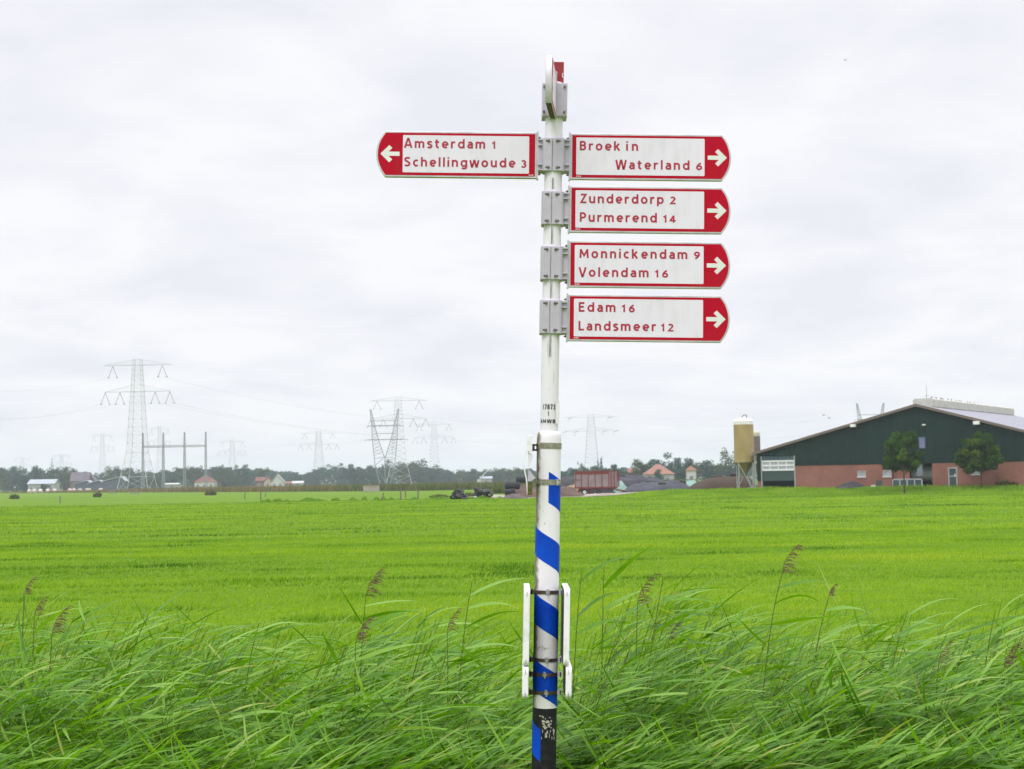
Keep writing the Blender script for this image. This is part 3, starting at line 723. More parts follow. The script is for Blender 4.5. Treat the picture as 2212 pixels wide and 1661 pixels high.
# gable cladding: pieces round the sectional door
gb = MB()
gb.prism([(0, zbk - 1.7), (DS[0], zbk - 1.7), (DS[0], zline(DS[0])), (0, zline(0))], 0, TH, xz)
gb.prism([(DS[0], DZ), (DS[1], DZ), (DS[1], zline(DS[1])), (DS[0], zline(DS[0]))], 0, TH, xz)
gb.prism([(DS[1], zbk), (sR, zbk), (sR, zline(sR)), (apex[0], apex[1]), (DS[1], zline(DS[1]))], 0, TH, xz)
gb.build('gable_cladding', M['clad'], barn)
wz = lambda d0, d1, x: (FS(x, d0)[1], FS(x, d1)[1])
wins = []
for (x0_, x1_, y0_, y1_) in ((1852, 1870, 1017, 1029.5), (1906.6, 1925, 1016, 1029), (2098, 2117, 1011, 1024.5)):
    zt1, zb1 = wz(y0_, y1_, (x0_ + x1_) / 2); wins.append((FS(x0_, 1020)[0], FS(x1_, 1020)[0], zb1, zt1))
dr = (FS(2048, 1030)[0], FS(2068, 1030)[0], 0.0, FS(2058, 1009.5)[1])
lowd = (FS(1892, 1046)[0], FS(1905.5, 1046)[0], 0.0, FS(1898, 1038)[1])
holes = sorted(wins + [dr, lowd, (OS[0], OS[1], 0, OZ)])
bw = MB(); cur = DS[1] + .12
bw.box((.0, .04, -.5), (DS[0] - .12, TH + .06, zbk - 1.7))
for h0, h1, hz0, hz1 in holes:
    bw.box((cur, .04, -.5), (h0, TH + .06, zbk))
    if hz0 > .05: bw.box((h0, .04, -.5), (h1, TH + .06, hz0))
    if hz1 < zbk - .02: bw.box((h0, .04, hz1), (h1, TH + .06, zbk))
    cur = h1
bw.box((cur, .04, -.5), (sR, TH + .06, zbk))
bw.build('brick_wall', M['brick'], barn)
# long walls, back wall
MB().box((0, TH + .06, -.5), (.25, LB, eave[1])).box((sR - .25, TH + .06, -.5), (sR, LB, eave[1])).build('side_wall', M['clad'], barn)
MB().prism([(.25, -.5), (sR - .25, -.5), (sR - .25, eave[1]), (apex[0], apex[1] - .3), (.25, eave[1])], LB - .3, LB, xz).build('back_wall', M['clad'], barn)
# roof planes, laid on the walls, with a thin overhang
rf = MB()
o1, o2 = -.35, LB + .3
def plane(sa, sb, ta, tb, th=.16):
    za, zb_ = zline(sa) + .02, zline(sb) + .02
    rf.add([(sa, ta, za), (sb, ta, zb_), (sb, tb, zb_), (sa, tb, za), (sa, ta, za + th), (sb, ta, zb_ + th), (sb, tb, zb_ + th), (sa, tb, za + th)],
           [(3, 2, 1, 0), (4, 5, 6, 7), (0, 1, 5, 4), (1, 2, 6, 5), (2, 3, 7, 6), (3, 0, 4, 7)])
plane(-.5, apex[0], o1, o2); plane(apex[0], sR + .5, o1, o2)
roof = rf.build('roof', M['roof'], barn)
tr = MB()
for sa, sb in ((-.5, apex[0]), (apex[0], sR + .5)):
    tr.prism([(sa, zline(sa) - .09), (sb, zline(sb) - .09), (sb, zline(sb) + .20), (sa, zline(sa) + .20)], o1 - .05, o1 - .003, xz)
tr.build('verge_trim', M['trim'], roof)
vb = apex[1] + .18
v = MB().prism([(apex[0] - 1.1, vb - .25), (apex[0] + 1.1, vb - .25), (apex[0] + 1.1, vb + .55), (apex[0] + .9, vb + .68), (apex[0] - .9, vb + .68), (apex[0] - 1.1, vb + .55)], 2.2, LB - .4, xz)
v.build('ridge_vent', M['vent'], roof)
# sectional door
sd_ = MB().box((DS[0] - .12, -.03, -.3), (DS[0], .2, DZ)).box((DS[1], -.03, -.3), (DS[1] + .12, .2, DZ)).build('door_frame', M['galv'], barn)
zd = [FS(1680, y)[1] for y in (986, 996, 1005.5, 1015, 1038.5)]
door = MB().box((DS[0], .10, zd[4]), (DS[1], .16, zd[3])).build('sectional_door', M['doorgreen'], barn)
MB().box((DS[0], .10, zd[1]), (DS[1], .16, DZ)).build('door_panel', M['bluepane'], door)
MB().box((DS[0], .12, zd[3]), (DS[1], .15, zd[1])).build('glazing', M['milky'], door)
fr = MB()
for z in (zd[1], zd[2], zd[3]): fr.box((DS[0], .06, z - .09), (DS[1], .118, z + .09))
for k in range(5):
    s = DS[0] + (DS[1] - DS[0]) * k / 4; s = min(max(s, DS[0] + .05), DS[1] - .05)
    fr.box((s - .05, .065, zd[3] + .09), (s + .05, .117, zd[2] - .09)).box((s - .05, .065, zd[2] + .09), (s + .05, .117, zd[1] - .09))
fr.build('glazing_frame', M['frame'], door)
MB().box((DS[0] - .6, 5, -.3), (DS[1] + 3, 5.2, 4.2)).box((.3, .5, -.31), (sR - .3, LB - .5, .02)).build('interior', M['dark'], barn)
# windows, doors, opening
for i, (h0, h1, z0, z1) in enumerate(wins):
    wf = MB()
    for a, b in (((h0, .02, z0), (h0 + .09, .16, z1)), ((h1 - .09, .02, z0), (h1, .16, z1)), ((h0 + .09, .02, z0), (h1 - .09, .16, z0 + .09)), ((h0 + .09, .02, z1 - .09), (h1 - .09, .16, z1))): wf.box(a, b)
    wn = wf.build('window', M['galv'], barn)
    MB().box((h0 + .09, .10, z0 + .09), (h1 - .09, .13, z1 - .09)).build('pane', M['milky'], wn)
    MB().box((h0 - .05, -.06, z0 - .09), (h1 + .05, .1, z0 - .01)).build('sill', M['frame'], wn)
h0, h1, z0, z1 = dr
wd = MB().box((h0, .0, z0), (h0 + .14, .2, z1)).box((h1 - .14, .0, z0), (h1, .2, z1)).box((h0 + .14, .0, z1 - .14), (h1 - .14, .2, z1)).box((h0 + .14, .02, 1.15), (h1 - .14, .14, 1.27)).build('entrance_door', M['galv'], barn)
MB().box((h0 + .14, .08, .02), (h1 - .14, .12, 1.15)).build('lower_panel', M['doorgreen'], wd)
MB().box((h0 + .14, .08, 1.27), (h1 - .14, .12, z1 - .14)).build('pane', M['bluepane'], wd)
MB().box((h1 - .3, -.06, 1.15), (h1 - .2, .02, 1.45)).build('handle', M['frame'], wd)
h0, h1, z0, z1 = lowd
MB().box((h0, .06, z0 - .3), (h1, .12, z1)).build('low_hatch', M['doorgreen'], barn)
MB().box((h0 - .45, -.3, -.2), (h0 - .02, .02, .35)).build('concrete_stop', M['frame'], barn)
# the wide opening: glazed low screens in front, steel tank inside
op = MB(); n = 5; e0, e1 = OS[0], FS(1991, 1040)[0]; zs = FS(1960, 1036.5)[1]
scr = MB().box((e0, .12, -.2), (e1, .16, zs)).build('low_screen', M['bluepane'], barn)
f_ = MB()
for k in range(n):
    s = e0 + (e1 - e0) * k / (n - 1); f_.box((s - .07, .05, -.2), (s + .07, .118, zs + .05))
f_.box((e0 + .07, .05, zs - .02), (e1 - .07, .117, zs + .14)).build('screen_frame', M['galv'], scr)
MB().box((e0 + .01, .5, zs), (e0 + (e1 - e0) * .55, .6, OZ - .02)).build('inner_wall', M['brick'], barn)
MB().box((FS(1979, 1010)[0], .12, FS(1985, 1028)[1]), (FS(1992, 1010)[0], .16, OZ - .02)).build('side_pane', M['glass'], barn)
tkx = FS(1985, 1030)[0]
tk = MB(); tk.lathe([(.02, 0), (.75, .12), (.82, .3), (.82, 2.6), (.75, 2.8), (.02, 2.9)], 20)
tk.v = [(tkx + z - 1.4, 2.0 + y, 1.5 + x * 1.0) for x, y, z in tk.v]
tk.build('milk_tank', M['galv'], barn, smooth=True)
# gable window and lamps, downpipe, lightning rod
a_, b_ = FS(1986, 945.5), FS(1998, 967)
gw = MB().box((a_[0] - .1, -.05, b_[1] - .1), (b_[0] + .1, .001, a_[1] + .1)).build('gable_window', M['doorgreen'], barn)
MB().box((a_[0], -.07, b_[1]), (b_[0], -.052, a_[1])).build('pane', mat('violet_glass', (0.12, 0.14, 0.30), (0.2, 0.2, 0.36), 1, 0.2), gw)
for px, py, k in ((1845, 919.6, 1), (1996, 917.7, .5), (2111.6, 913.6, 1.1)):
    s, z = FS(px, py)
    fl = MB().box((s - .3 * k, -.5 * k, z - .16 * k), (s + .3 * k, -.12 * k, z + .16 * k)).box((s + .1, -.12 * k, z - .05), (s + .2, 0, z + .05)).build('floodlight', M['lamp'], barn, bevel=.03)
MB().beam((-.18, -.12, -.4), (-.18, -.12, eave[1] - .1), .07, 8).beam((-.18, -.12, eave[1] - .1), (-.3, .5, eave[1] + .05), .07, 8).build('downpipe', M['galv'], barn)
MB().box((-.62, -.3, eave[1] - .18), (-.42, LB, eave[1] + .0)).build('gutter', M['galv'], barn)
sx_ = apex[0] + .2
MB().beam((sx_, 3.0, vb + .5), (sx_, 3.0, vb + 2.3), .03, 6, .015).beam((sx_ - .3, 3.0, vb + 1.0), (sx_ + .3, 3.0, vb + 1.0), .02, 4).build('lightning_rod', M['steel'], barn)
# birds sitting on the ridge vent, and in the air
M['bird'] = mat('dark_plumage', (0.05, 0.05, 0.055), (0.12, 0.12, 0.12), 20, 0.7)
def bird_mesh(fly):
    b = MB()
    if not fly:
        b.lathe([(.01, -.16), (.06, -.08), (.075, 0), (.05, .09), (.045, .13), (.04, .17), (.005, .2)], 8)
        b.beam((.03, 0, .16), (.1, 0, .15), .014, 4, .003); b.beam((-.02, .02, -.12), (-.02, .02, -.26), .01, 4); b.beam((-.02, -.02, -.12), (-.02, -.02, -.26), .01, 4); b.beam((-.03, 0, -.06), (-.17, 0, -.2), .03, 4, .012)
    else:
        b.tube([(-.22, 0, 0), (-.1, 0, 0), (.08, 0, .02), (.2, 0, .03)], [.015, .06, .06, .01], 6)
        for s in (-1, 1):
            b.add([(.08, 0, .03), (.1, s * .25, .15), (-.02, s * .55, .1), (-.05, s * .25, .14), (-.06, 0, .02)], [(0, 1, 2, 3, 4)]).add([(.08, 0, .02), (.1, s * .25, .14), (-.02, s * .55, .095), (-.05, s * .25, .13), (-.06, 0, .01)], [(4, 3, 2, 1, 0)])
    return b
mw = barn.matrix_basis = Matrix.Translation(Vector((B0.x, B0.y, .6))) @ Matrix.Rotation(-BTH, 4, 'Z')
b0 = bird_mesh(False).build('perched_bird', M['bird']); rs = random.Random(2); first = True
for t in (3.2, 4.0, 4.5, 5.3, 6.8, 7.3, 7.9, 9.5, 10.4, 11.2, 13.5, 14.1, 15.0, 17.5, 19, 20.6):
    o = b0 if first else b0.copy()
    if not first: COL.objects.link(o)
    first = False
    o.location = mw @ Vector((apex[0] + .55 + rs.uniform(-.2, .2), t, vb + .68 + .14)); o.rotation_euler = (0, R(8), rs.uniform(0, 6)); o.scale = (.62,) * 3
    tag(o, 'small dark bird perched on the pale ridge vent of the barn', 'bird', 'birds on the barn ridge')
fb = bird_mesh(True).build('flying_bird', M['bird']); first = True
for px, py, lab in ((1779, 897, 'distant bird in flight left of the barn roof, the higher one'), (1791, 903, 'distant bird in flight left of the barn roof, the lower one'), (1826, 130, 'lone bird flying high in the sky at the upper right')):
    o = fb if first else fb.copy()
    if not first: COL.objects.link(o)
    first = False
    o.location = P(px, py, 150); o.rotation_euler = (R(15), 0, R(20)); o.scale = (.55,) * 3
    tag(o, lab, 'bird', 'birds in flight')

# ------------------------------------------------------------------ silos
M['silo'] = mat('tan_silo', (0.36, 0.26, 0.105), (0.27, 0.215, 0.075), 1.2, 0.55, stretch=(1, 1, .35))
M['silo_cone'] = mat('olive_cone', (0.17, 0.135, 0.03), (0.22, 0.17, 0.05), 1.5, 0.55)
M['silo_white'] = mat('silo_white', (0.74, 0.74, 0.73), (0.66, 0.66, 0.64), 2, 0.5)
M['silo_brown'] = mat('brown_silo', (0.12, 0.095, 0.085), (0.16, 0.125, 0.11), 2, 0.6)
def silo(px, D, dm_px, ys, label, body, top, pipe):
    k = D / F; x = PX(px, D); q = on(x, D); gx = q.z
    H = lambda y: P(px, y, D).z - gx
    r = dm_px * k / 2
    e = empty('feed_silo', q, label, 'silo')
    za, zr, zw, zb1, zc1 = [H(y) for y in ys]
    MB().lathe([(r, zb1), (r, zw)], 32, cap=False).build('cylinder', body, e, smooth=True)
    MB().lathe([(r * 1.01, zw - .01), (r * 1.01, zr), (r * .9, zr + (za - zr) * .35), (r * .3, za), (.02, za)], 32).build('cap', top, e, smooth=True)
    MB().lathe([(r * 1.0, zb1 + .18), (r * 1.03, zb1 + .16), (r * 1.03, zb1 - .05), (r * .95, zb1 - .05)], 32, cap=False).build('rim', top if body is M['silo_brown'] else M['silo'], e, smooth=True)
    MB().lathe([(r * .97, zb1), (r * .22, zc1), (r * .2, zc1 - .25)], 32).build('cone', M['silo_cone'], e, smooth=True)
    lg = [(r * .98 * math.cos(a), r * .98 * math.sin(a)) for a in (R(225), R(315), R(45), R(135))]
    for a in lg: MB().beam((a[0], a[1], -.2), (a[0], a[1], zb1 + .1), .065, 4).build('leg', M['galv'], e)
    br = MB(); br.beam((lg[0][0], lg[0][1], zb1 - .2), (lg[1][0], lg[1][1], .1), .05, 4); br.build('brace', M['galv'], e)
    MB().beam((lg[2][0], lg[2][1], zb1 - .2), (lg[3][0], lg[3][1], .1), .05, 4).build('brace', M['galv'], e)
    MB().beam((lg[0][0], lg[0][1], zb1 * .55), (lg[3][0], lg[3][1], .1), .04, 4).build('brace', M['galv'], e)
    if pipe:
        MB().tube([(-.15 * r, 0, za - .1), (-.1 * r, 0, za + .2), (.05 * r, 0, za + .32), (.28 * r, 0, za + .36), (.36 * r, 0, za + .25), (.36 * r, 0, za - .1)], .05, 8).build('filler_pipe', M['steel'], e)
        MB().box((r * .3, -.3, -.1), (r * 1.15, .3, .25)).beam((r * .2, 0, zc1 - .3), (r * .7, 0, .2), .12, 8).build('auger', M['galv'], e)
    return e
silo(1608.7, 174, 42.5, (902.5, 909.5, 917, 998, 1024), 'tall tan feed silo with a white cap standing on legs beside the barn', M['silo'], M['silo_white'], True)
silo(1634, 181, 20, (930, 936, 942, 1000, 1020), 'narrow brown silo half hidden behind the tan silo', M['silo_brown'], M['silo_cone'] if False else mat('mossy_cap', (0.36, 0.36, 0.22), (0.45, 0.45, 0.36), 2, .7), False)

# ------------------------------------------------------------------ heaps of silage under sheets, soil, bales, tyres
def heap(name, pxs, D, depth, m, label, cat, noise=.12, seed=0, ydir=.0, n=34, wav=1.0):
    """a mound whose skyline, seen from the road, follows pxs=[(px, py_top)]; real depth, rounded front and back"""
    rs = np.random.RandomState(seed); k = D / F
    px0, px1 = pxs[0][0], pxs[-1][0]; xa, xb = PX(px0, D), PX(px1, D)
    xx = np.array([a for a, b in pxs], float); zt = np.array([P(a, b, D).z for a, b in pxs])
    vs = []; nm = 18
    for i in range(n + 1):
        pxx = px0 + (px1 - px0) * i / n; x = xa + (xb - xa) * i / n; top = float(np.interp(pxx, xx, zt)); gz = ground_z(x, D)
        for j in range(nm + 1):
            t = j / nm; y = D + (t - .5) * depth
            prof_ = math.sin(math.pi * min(1, max(0, t))) ** .55 if 0 < t < 1 else 0
            h = (top - gz) * prof_
            h += noise * (float(vnoise(np.array([i * .42 * wav + seed]), np.array([j * .6 * wav]), seed)[0]) - .5) * (prof_ if h > 0 else 0) * 2
            xs_ = x + (float(vnoise(np.array([j * .7]), np.array([i * .3 + 9]), seed)[0]) - .5) * noise * 3
            vs.append((xs_ - (xa + xb) / 2, y - D, gz + max(h, 0) - .04))
    fs = [(i * (nm + 1) + j, (i + 1) * (nm + 1) + j, (i + 1) * (nm + 1) + j + 1, i * (nm + 1) + j + 1) for i in range(n) for j in range(nm)]
    o_ = MB().add(vs, fs).build(name, m, loc=((xa + xb) / 2, D, 0), smooth=True)
    md = o_.modifiers.new('sub', 'SUBSURF'); md.levels = md.render_levels = 1
    return tag(o_, label, cat)
M['sheet'] = mat('grey_violet_sheet', (0.018, 0.017, 0.026), (0.05, 0.048, 0.066), .35, 0.75, spec=.2, bump=.5, detail=7)
M['sheet2'] = mat('pale_grey_sheet', (0.05, 0.051, 0.072), (0.022, 0.022, 0.032), .4, 0.7, spec=.25, bump=.5, detail=7)
M['sheetgreen'] = mat('green_sheet', (0.10, 0.22, 0.17), (0.15, 0.27, 0.22), .6, 0.45, bump=.4)
M['black'] = mat('black_sheet', (0.008, 0.009, 0.012), (0.02, 0.021, 0.028), 1.2, 0.6, spec=.25, bump=.4)
M['silage'] = mat('brown_silage', (0.024, 0.012, 0.006), (0.048, 0.025, 0.012), .9, 0.95, bump=.7, detail=9)
M['soil'] = mat('soil', (0.12, 0.066, 0.046), (0.055, 0.034, 0.028), .5, 0.95, bump=.6, detail=9)
M['straw'] = mat('straw', (0.30, 0.21, 0.10), (0.18, 0.13, 0.07), .8, 0.95, bump=.6, detail=9)
M['dirtdark'] = mat('dark_dirt', (0.07, 0.055, 0.055), (0.11, 0.085, 0.08), .8, 0.95, bump=.6, detail=9)
M['tyre'] = mat('old_rubber', (0.022, 0.022, 0.026), (0.05, 0.048, 0.05), 6, 0.7)
h1_ = heap('silage_clamp', [(1330, 1032), (1338, 1028), (1360, 1026.5), (1385, 1027.5), (1405, 1029.5), (1422, 1034.5), (1445, 1046), (1462, 1056)], 212, 16, M['sheet'], 'large silage clamp under grey violet sheeting right behind the red trailer', 'silage heap', .25, 3)
h2_ = heap('silage_clamp', [(1345, 1062), (1365, 1047), (1395, 1041), (1430, 1039.5), (1465, 1039), (1480, 1043), (1492, 1055)], 201, 12, M['sheet2'], 'low silage clamp under pale grey sheeting in front of the violet one', 'silage heap', .22, 5)
heap('green_sheet_mound', [(1325, 1060), (1331, 1040), (1343, 1037), (1352, 1050), (1360, 1060)], 205, 6, M['sheetgreen'], 'green plastic sheet edge showing just right of the red trailer', 'plastic sheet', .1, 6, n=14)
heap('green_sheet_mound', [(1455, 1045), (1470, 1038.5), (1490, 1037.5), (1502, 1036), (1512, 1050)], 204, 6, M['sheetgreen'], 'pale green sheet lying between the grey clamp and the brown silage', 'plastic sheet', .1, 7, n=14)
sg_ = heap('cut_silage_heap', [(1486, 1060), (1492, 1050), (1505, 1041), (1520, 1034.5), (1540, 1030.5), (1560, 1028.5), (1590, 1027.2), (1612, 1027.2), (1622, 1034), (1630, 1050)], 190, 9, M['silage'], 'dark brown cut silage heap with a curved top left of the silo', 'silage heap', .1, 8)
# sandbag strips and tyres lying on the sheets
M['bag'] = mat('black_strip', (0.015, 0.015, 0.018), None, 3, 0.6)
def strip(pts, D, r, label, dz=0.05, dn=4.0, host=None):
    q = [P(a, b, D - dn * .0) for a, b in pts]
    mb = MB(); c = q[0].copy()
    w_ = [v - c for v in q]
    mb.tube(w_, r, 7)
    o_ = mb.build('weight_strip', M['bag'], loc=c, smooth=True); tag(o_, label, 'weight strip', 'black weight strips on the silage sheets'); return o_
strip([(1337, 1029.2), (1350, 1028.2)], 212, .22, 'black weight strip along the crest of the violet sheet, nearest the trailer')
strip([(1354, 1028), (1372, 1028.3), (1382, 1029.5)], 212, .22, 'long black weight strip in the middle of the violet sheet crest')
strip([(1400, 1031), (1412, 1034.5)], 211, .2, 'black weight strip sloping down the right end of the violet sheet')
strip([(1395, 1041.5), (1415, 1041)], 200.5, .2, 'black weight strip at the upper left of the pale grey clamp')
strip([(1422, 1044.5), (1438, 1044.5)], 198.0, .2, 'short black weight strip alone on the front of the pale grey clamp')
strip([(1468, 1039.5), (1482, 1042)], 200.5, .2, 'black weight strip at the right end of the pale grey clamp')
strip([(1536, 1031), (1558, 1028.6)], 189.5, .22, 'black weight strip on the rising left shoulder of the brown silage heap')
strip([(1577, 1025.6), (1589, 1025.4)], 189.5, .32, 'thick black weight strip on top of the brown silage heap by the silo')
bk = heap('black_sheet_fold', [(1336, 1066), (1352, 1062), (1362, 1058.5), (1392, 1059), (1408, 1063), (1418, 1067)], 192, 3, M['black'], 'crumpled black sheet on the yard beside the trailer drawbar', 'plastic sheet', .2, 11, n=20)
heap('soil_heap', [(1094, 1070), (1105, 1061), (1120, 1053), (1136, 1046), (1160, 1047), (1190, 1048), (1220, 1052), (1243, 1060), (1256, 1066)], 182, 10, M['soil'], 'brown soil heap behind the signpost pole', 'soil heap', .3, 12)
heap('dark_soil_heap', [(1088, 1075), (1100, 1068.5), (1112, 1066), (1126, 1069), (1138, 1075)], 172, 4, M['dirtdark'], 'small dark dirt heap in front of the brown soil at the yard edge', 'soil heap', .2, 13, n=18)
heap('straw_heap', [(1206, 1066), (1216, 1056), (1230, 1049), (1246, 1046), (1262, 1052), (1270, 1062)], 203, 6, M['straw'], 'pale straw heap between the pole and the red trailer', 'straw heap', .25, 14, n=18)
heap('dark_sheet_clamp', [(1190, 1050), (1200, 1034), (1222, 1030), (1245, 1029), (1275, 1030), (1300, 1031), (1340, 1033), (1350, 1045)], 216, 9, M['black'], 'dark sheeted clamp behind the left end of the red trailer', 'silage heap', .3, 15)
heap('black_heap', [(1800, 1058), (1812, 1050), (1824, 1042.5), (1838, 1038.5), (1852, 1042), (1864, 1049), (1878, 1053), (1890, 1056)], (B0 + U * FS(1840, 1045)[0] - V_ * 1.6).y, 3.0, mat('black_soil', (0.02, 0.02, 0.024), (0.045, 0.042, 0.05), 1.2, .9, bump=.7), 'black heap of soil against the brick wall of the barn', 'soil heap', .2, 16, n=22)
def bale(px, y0, y1, D, wpx, label, tilt=0):
    k = D / F; r = (y1 - y0) * k / 2; L_ = wpx * k
    b = MB(); b.lathe([(r * .86, -L_ / 2), (r * .97, -L_ / 2 + .07), (r, -L_ / 2 + .2), (r * 1.02, 0), (r, L_ / 2 - .2), (r * .97, L_ / 2 - .07), (r * .86, L_ / 2)], 28)
    o_ = b.build('wrapped_bale', M['black'], loc=P(px, (y0 + y1) / 2, D), smooth=True, rot=(0, R(90) + tilt, R(8)))
    return tag(o_, label, 'bale')
bale(1106.5, 1041, 1057, 178, 32, 'big black wrapped bale, upper one of two left of the pole', .03)
bale(1101.5, 1056, 1068, 177, 22, 'black wrapped bale under the bigger bale left of the pole', -.1)
bale(1127, 1029, 1043, 186, 24, 'black wrapped bale highest on the soil heap, partly behind the bent sign')
ty = MB(); n1_, n2_ = 18, 8
for i in range(n1_):
    for j in range(n2_):
        a, b = 2 * math.pi * i / n1_, 2 * math.pi * j / n2_; rr = .30 + .115 * math.cos(b) ** 1
        ty.v.append((rr * math.cos(a), rr * math.sin(a), .10 * math.sin(b)))
ty.f = [(i * n2_ + j, ((i + 1) % n1_) * n2_ + j, ((i + 1) % n1_) * n2_ + (j + 1) % n2_, i * n2_ + (j + 1) % n2_) for i in range(n1_) for j in range(n2_)]
ty0 = ty.build('old_tyre', M['tyre'], smooth=True); first = True
rs = random.Random(5)
def tyres(pts, D, label, group):
    global first
    for px, py in pts:
        o_ = ty0 if first else ty0.copy()
        if not first: COL.objects.link(o_)
        first = False
        o_.location = P(px, py, D + rs.uniform(-.6, .6)); o_.rotation_euler = (rs.uniform(-.9, .9), rs.uniform(-.7, .7), rs.uniform(0, 3)); o_.scale = (1.15,) * 3
        tag(o_, label, 'tyre', group)
tyres([(980, 1073), (985, 1071), (991, 1072), (997, 1072.5), (1003, 1073), (984, 1068), (989, 1067), (995, 1067), (1000, 1069.5), (988, 1063.5), (992, 1062), (996, 1064), (993, 1070)], 172, 'old tyre in the small heap standing alone at the left end of the yard', 'tyres in the lone heap')
tyres([(1027, 1067), (1033, 1067), (1029, 1063), (1034, 1062), (1031, 1059), (1037, 1059), (1041, 1062), (1046, 1064), (1050, 1061), (1055, 1062), (1052, 1066), (1058, 1067), (1040, 1067), (1048, 1068)], 178, 'old tyre in the wide heap between the lone heap and the black bales', 'tyres in the wide heap')

# ------------------------------------------------------------------ the red trailer
M['trred'] = mat('faded_red_paint', (0.17, 0.012, 0.010), (0.14, 0.02, 0.018), 2, 0.5)
M['trgrey'] = mat('dirty_grey_panel', (0.25, 0.20, 0.20), (0.18, 0.14, 0.14), 1.2, 0.6, detail=7)
DT = 197; kt = DT / F
tx0, tx1 = PX(1241.5, DT), PX(1334, DT); gz = 0.03
tr_ = empty('silage_trailer', ((tx0 + tx1) / 2, DT, gz), 'red framed silage trailer with grey panels parked on the yard', 'trailer')
Lh = (tx1 - tx0) / 2; ztp = P(1287, 1017.5, DT).z - gz; zbt = P(1287, 1053, DT).z - gz
MB().box((-Lh + .05, .04, zbt + .06), (Lh - .05, 2.3, ztp - .06)).build('side_panel', M['trgrey'], tr_)
fr = MB()
ps = [0, .155, .315, .475, .635, .795, .845, .925, 1.0]
for k in ps:
    x = -Lh + 2 * Lh * k; x = min(max(x, -Lh + .05), Lh - .05)
    fr.box((x - .05, -.03, zbt + .08), (x + .05, .045, ztp - .08))
fr.box((-Lh, -.04, ztp - .08), (Lh, .06, ztp + .03)).box((-Lh, -.05, zbt - .12), (Lh, .06, zbt + .08)).box((-Lh, 2.25, zbt - .12), (Lh, 2.34, zbt + .08)).box((-Lh, 2.25, ztp - .08), (Lh, 2.34, ztp + .03))
fr.box((-Lh, .06, ztp - .08), (-Lh + .1, 2.25, ztp + .02)).box((Lh - .1, .06, ztp - .08), (Lh, 2.25, ztp + .02))
fr.box((-Lh + .1, -.028, (zbt + ztp) / 2 - .1), (-Lh + .155 * 2 * Lh - .05, .043, (zbt + ztp) / 2 - .02)).build('frame', M['trred'], tr_)
MB().box((-Lh + .1, -.012, ztp - .42), (Lh * .58, .035, ztp - .09)).build('header_board', M['trred'], tr_)
ld = MB()
for k in range(5): ld.box((Lh * .71, -.055, zbt + .2 + k * .36), (Lh * .83, -.032, zbt + .25 + k * .36))
ld.build('ladder', M['trred'], tr_)
MB().box((-Lh + .1, .1, ztp - .3), (Lh - .1, 2.2, ztp - .25)).build('load', M['silage'], tr_)
MB().box((-Lh * .8, .5, zbt - .32), (Lh * .9, 1.8, zbt - .12)).box((-Lh * .85, .95, .40), (-Lh * .2, 1.15, zbt - .3)).build('chassis', M['trred'], tr_)
def wheel(x, y, r, hub):
    e = MB().lathe([(r * .62, -.2), (r * .95, -.19), (r, -.12), (r, .12), (r * .95, .19), (r * .62, .2)], 24, cap=False)
    e.v = [(a, c, b) for a, b, c in e.v]
    wt = e.build('wheel', M['tyre'], tr_, loc=(x, y, r), smooth=True)
    h = MB().lathe([(.03, -.14), (r * .2, -.14), (r * .25, -.08), (r * .6, -.1), (r * .63, -.15), (r * .63, .1)], 20)
    h.v = [(a, c, b) for a, b, c in h.v]; h.build('rim', hub, wt, smooth=True)
for px, r, hub in ((1262.4, .37, M['frame']), (1277, .40, M['trred']), (1294.5, .40, M['tyre'])):
    x = PX(px, DT) - (tx0 + tx1) / 2
    wheel(x, .28, r, hub); wheel(x, 2.05, r, hub)
MB().tube([(Lh * .85, 1.15, zbt - .2), (Lh + .5, 1.15, zbt - .45), (Lh + 1.0, 1.15, .45), (Lh + 1.7, 1.15, .25)], .10, 6).build('drawbar', M['trred'], tr_)
MB().tube([(Lh - .02, -.01, ztp - .1), (Lh + .16, .0, ztp - .3), (Lh + .2, 0, ztp - .7), (Lh + .12, 0, zbt + .1)], .09, 6).build('front_guard', M['trred'], tr_)

# ------------------------------------------------------------------ posts, stones and small bushes in the meadow
M['post'] = mat('weathered_wood', (0.11, 0.09, 0.06), (0.18, 0.15, 0.11), 6, 0.9)
for px, y0, y1, lab in ((130, 1073, 1087, 'grey meadow post farthest left, on its own'), (528.7, 1066, 1079, 'meadow post left of the pair below the white house, the shorter one'), (563, 1062, 1079, 'meadow post below the cream gabled house'),
                        (825.5, 1066, 1083, 'leaning meadow post below the V shaped tower'), (866, 1063, 1081, 'meadow post below the pylon beside the V shaped tower'), (876, 1060, 1075, 'thin post set back between two meadow posts'), (903, 1057, 1078, 'tallest meadow post, left of the tyre heaps'),
                        (573, 1066, 1074, 'faint short post far out in the meadow')):
    b = G(px, y1); h = (P(px, y0, b.y).z) + .1
    o_ = MB().lathe([(.085, -.1), (.08, h * .5), (.075, h), (.04, h + .04)], 8).build('fence_post', M['post'], loc=(b.x, b.y, 0), rot=(0, R(9 if px == 825.5 else (px % 5) - 2), 0)); tag(o_, lab, 'post', 'posts along the meadow ditch')
b = G(801.5, 1059); o_ = MB().box((-1.8, 0, 0), (1.8, 1.2, 1.3)).box((-1.9, -.1, 1.3), (1.9, 1.3, 1.42)).build('concrete_block', M['yard'], loc=(PX(801.5, 330), 330, 0), bevel=.05); tag(o_, 'grey concrete culvert block in the reed bank below the V shaped tower', 'culvert')
M['hurdle'] = mat('hurdle_grey', (0.20, 0.18, 0.15), None, 4, .8)
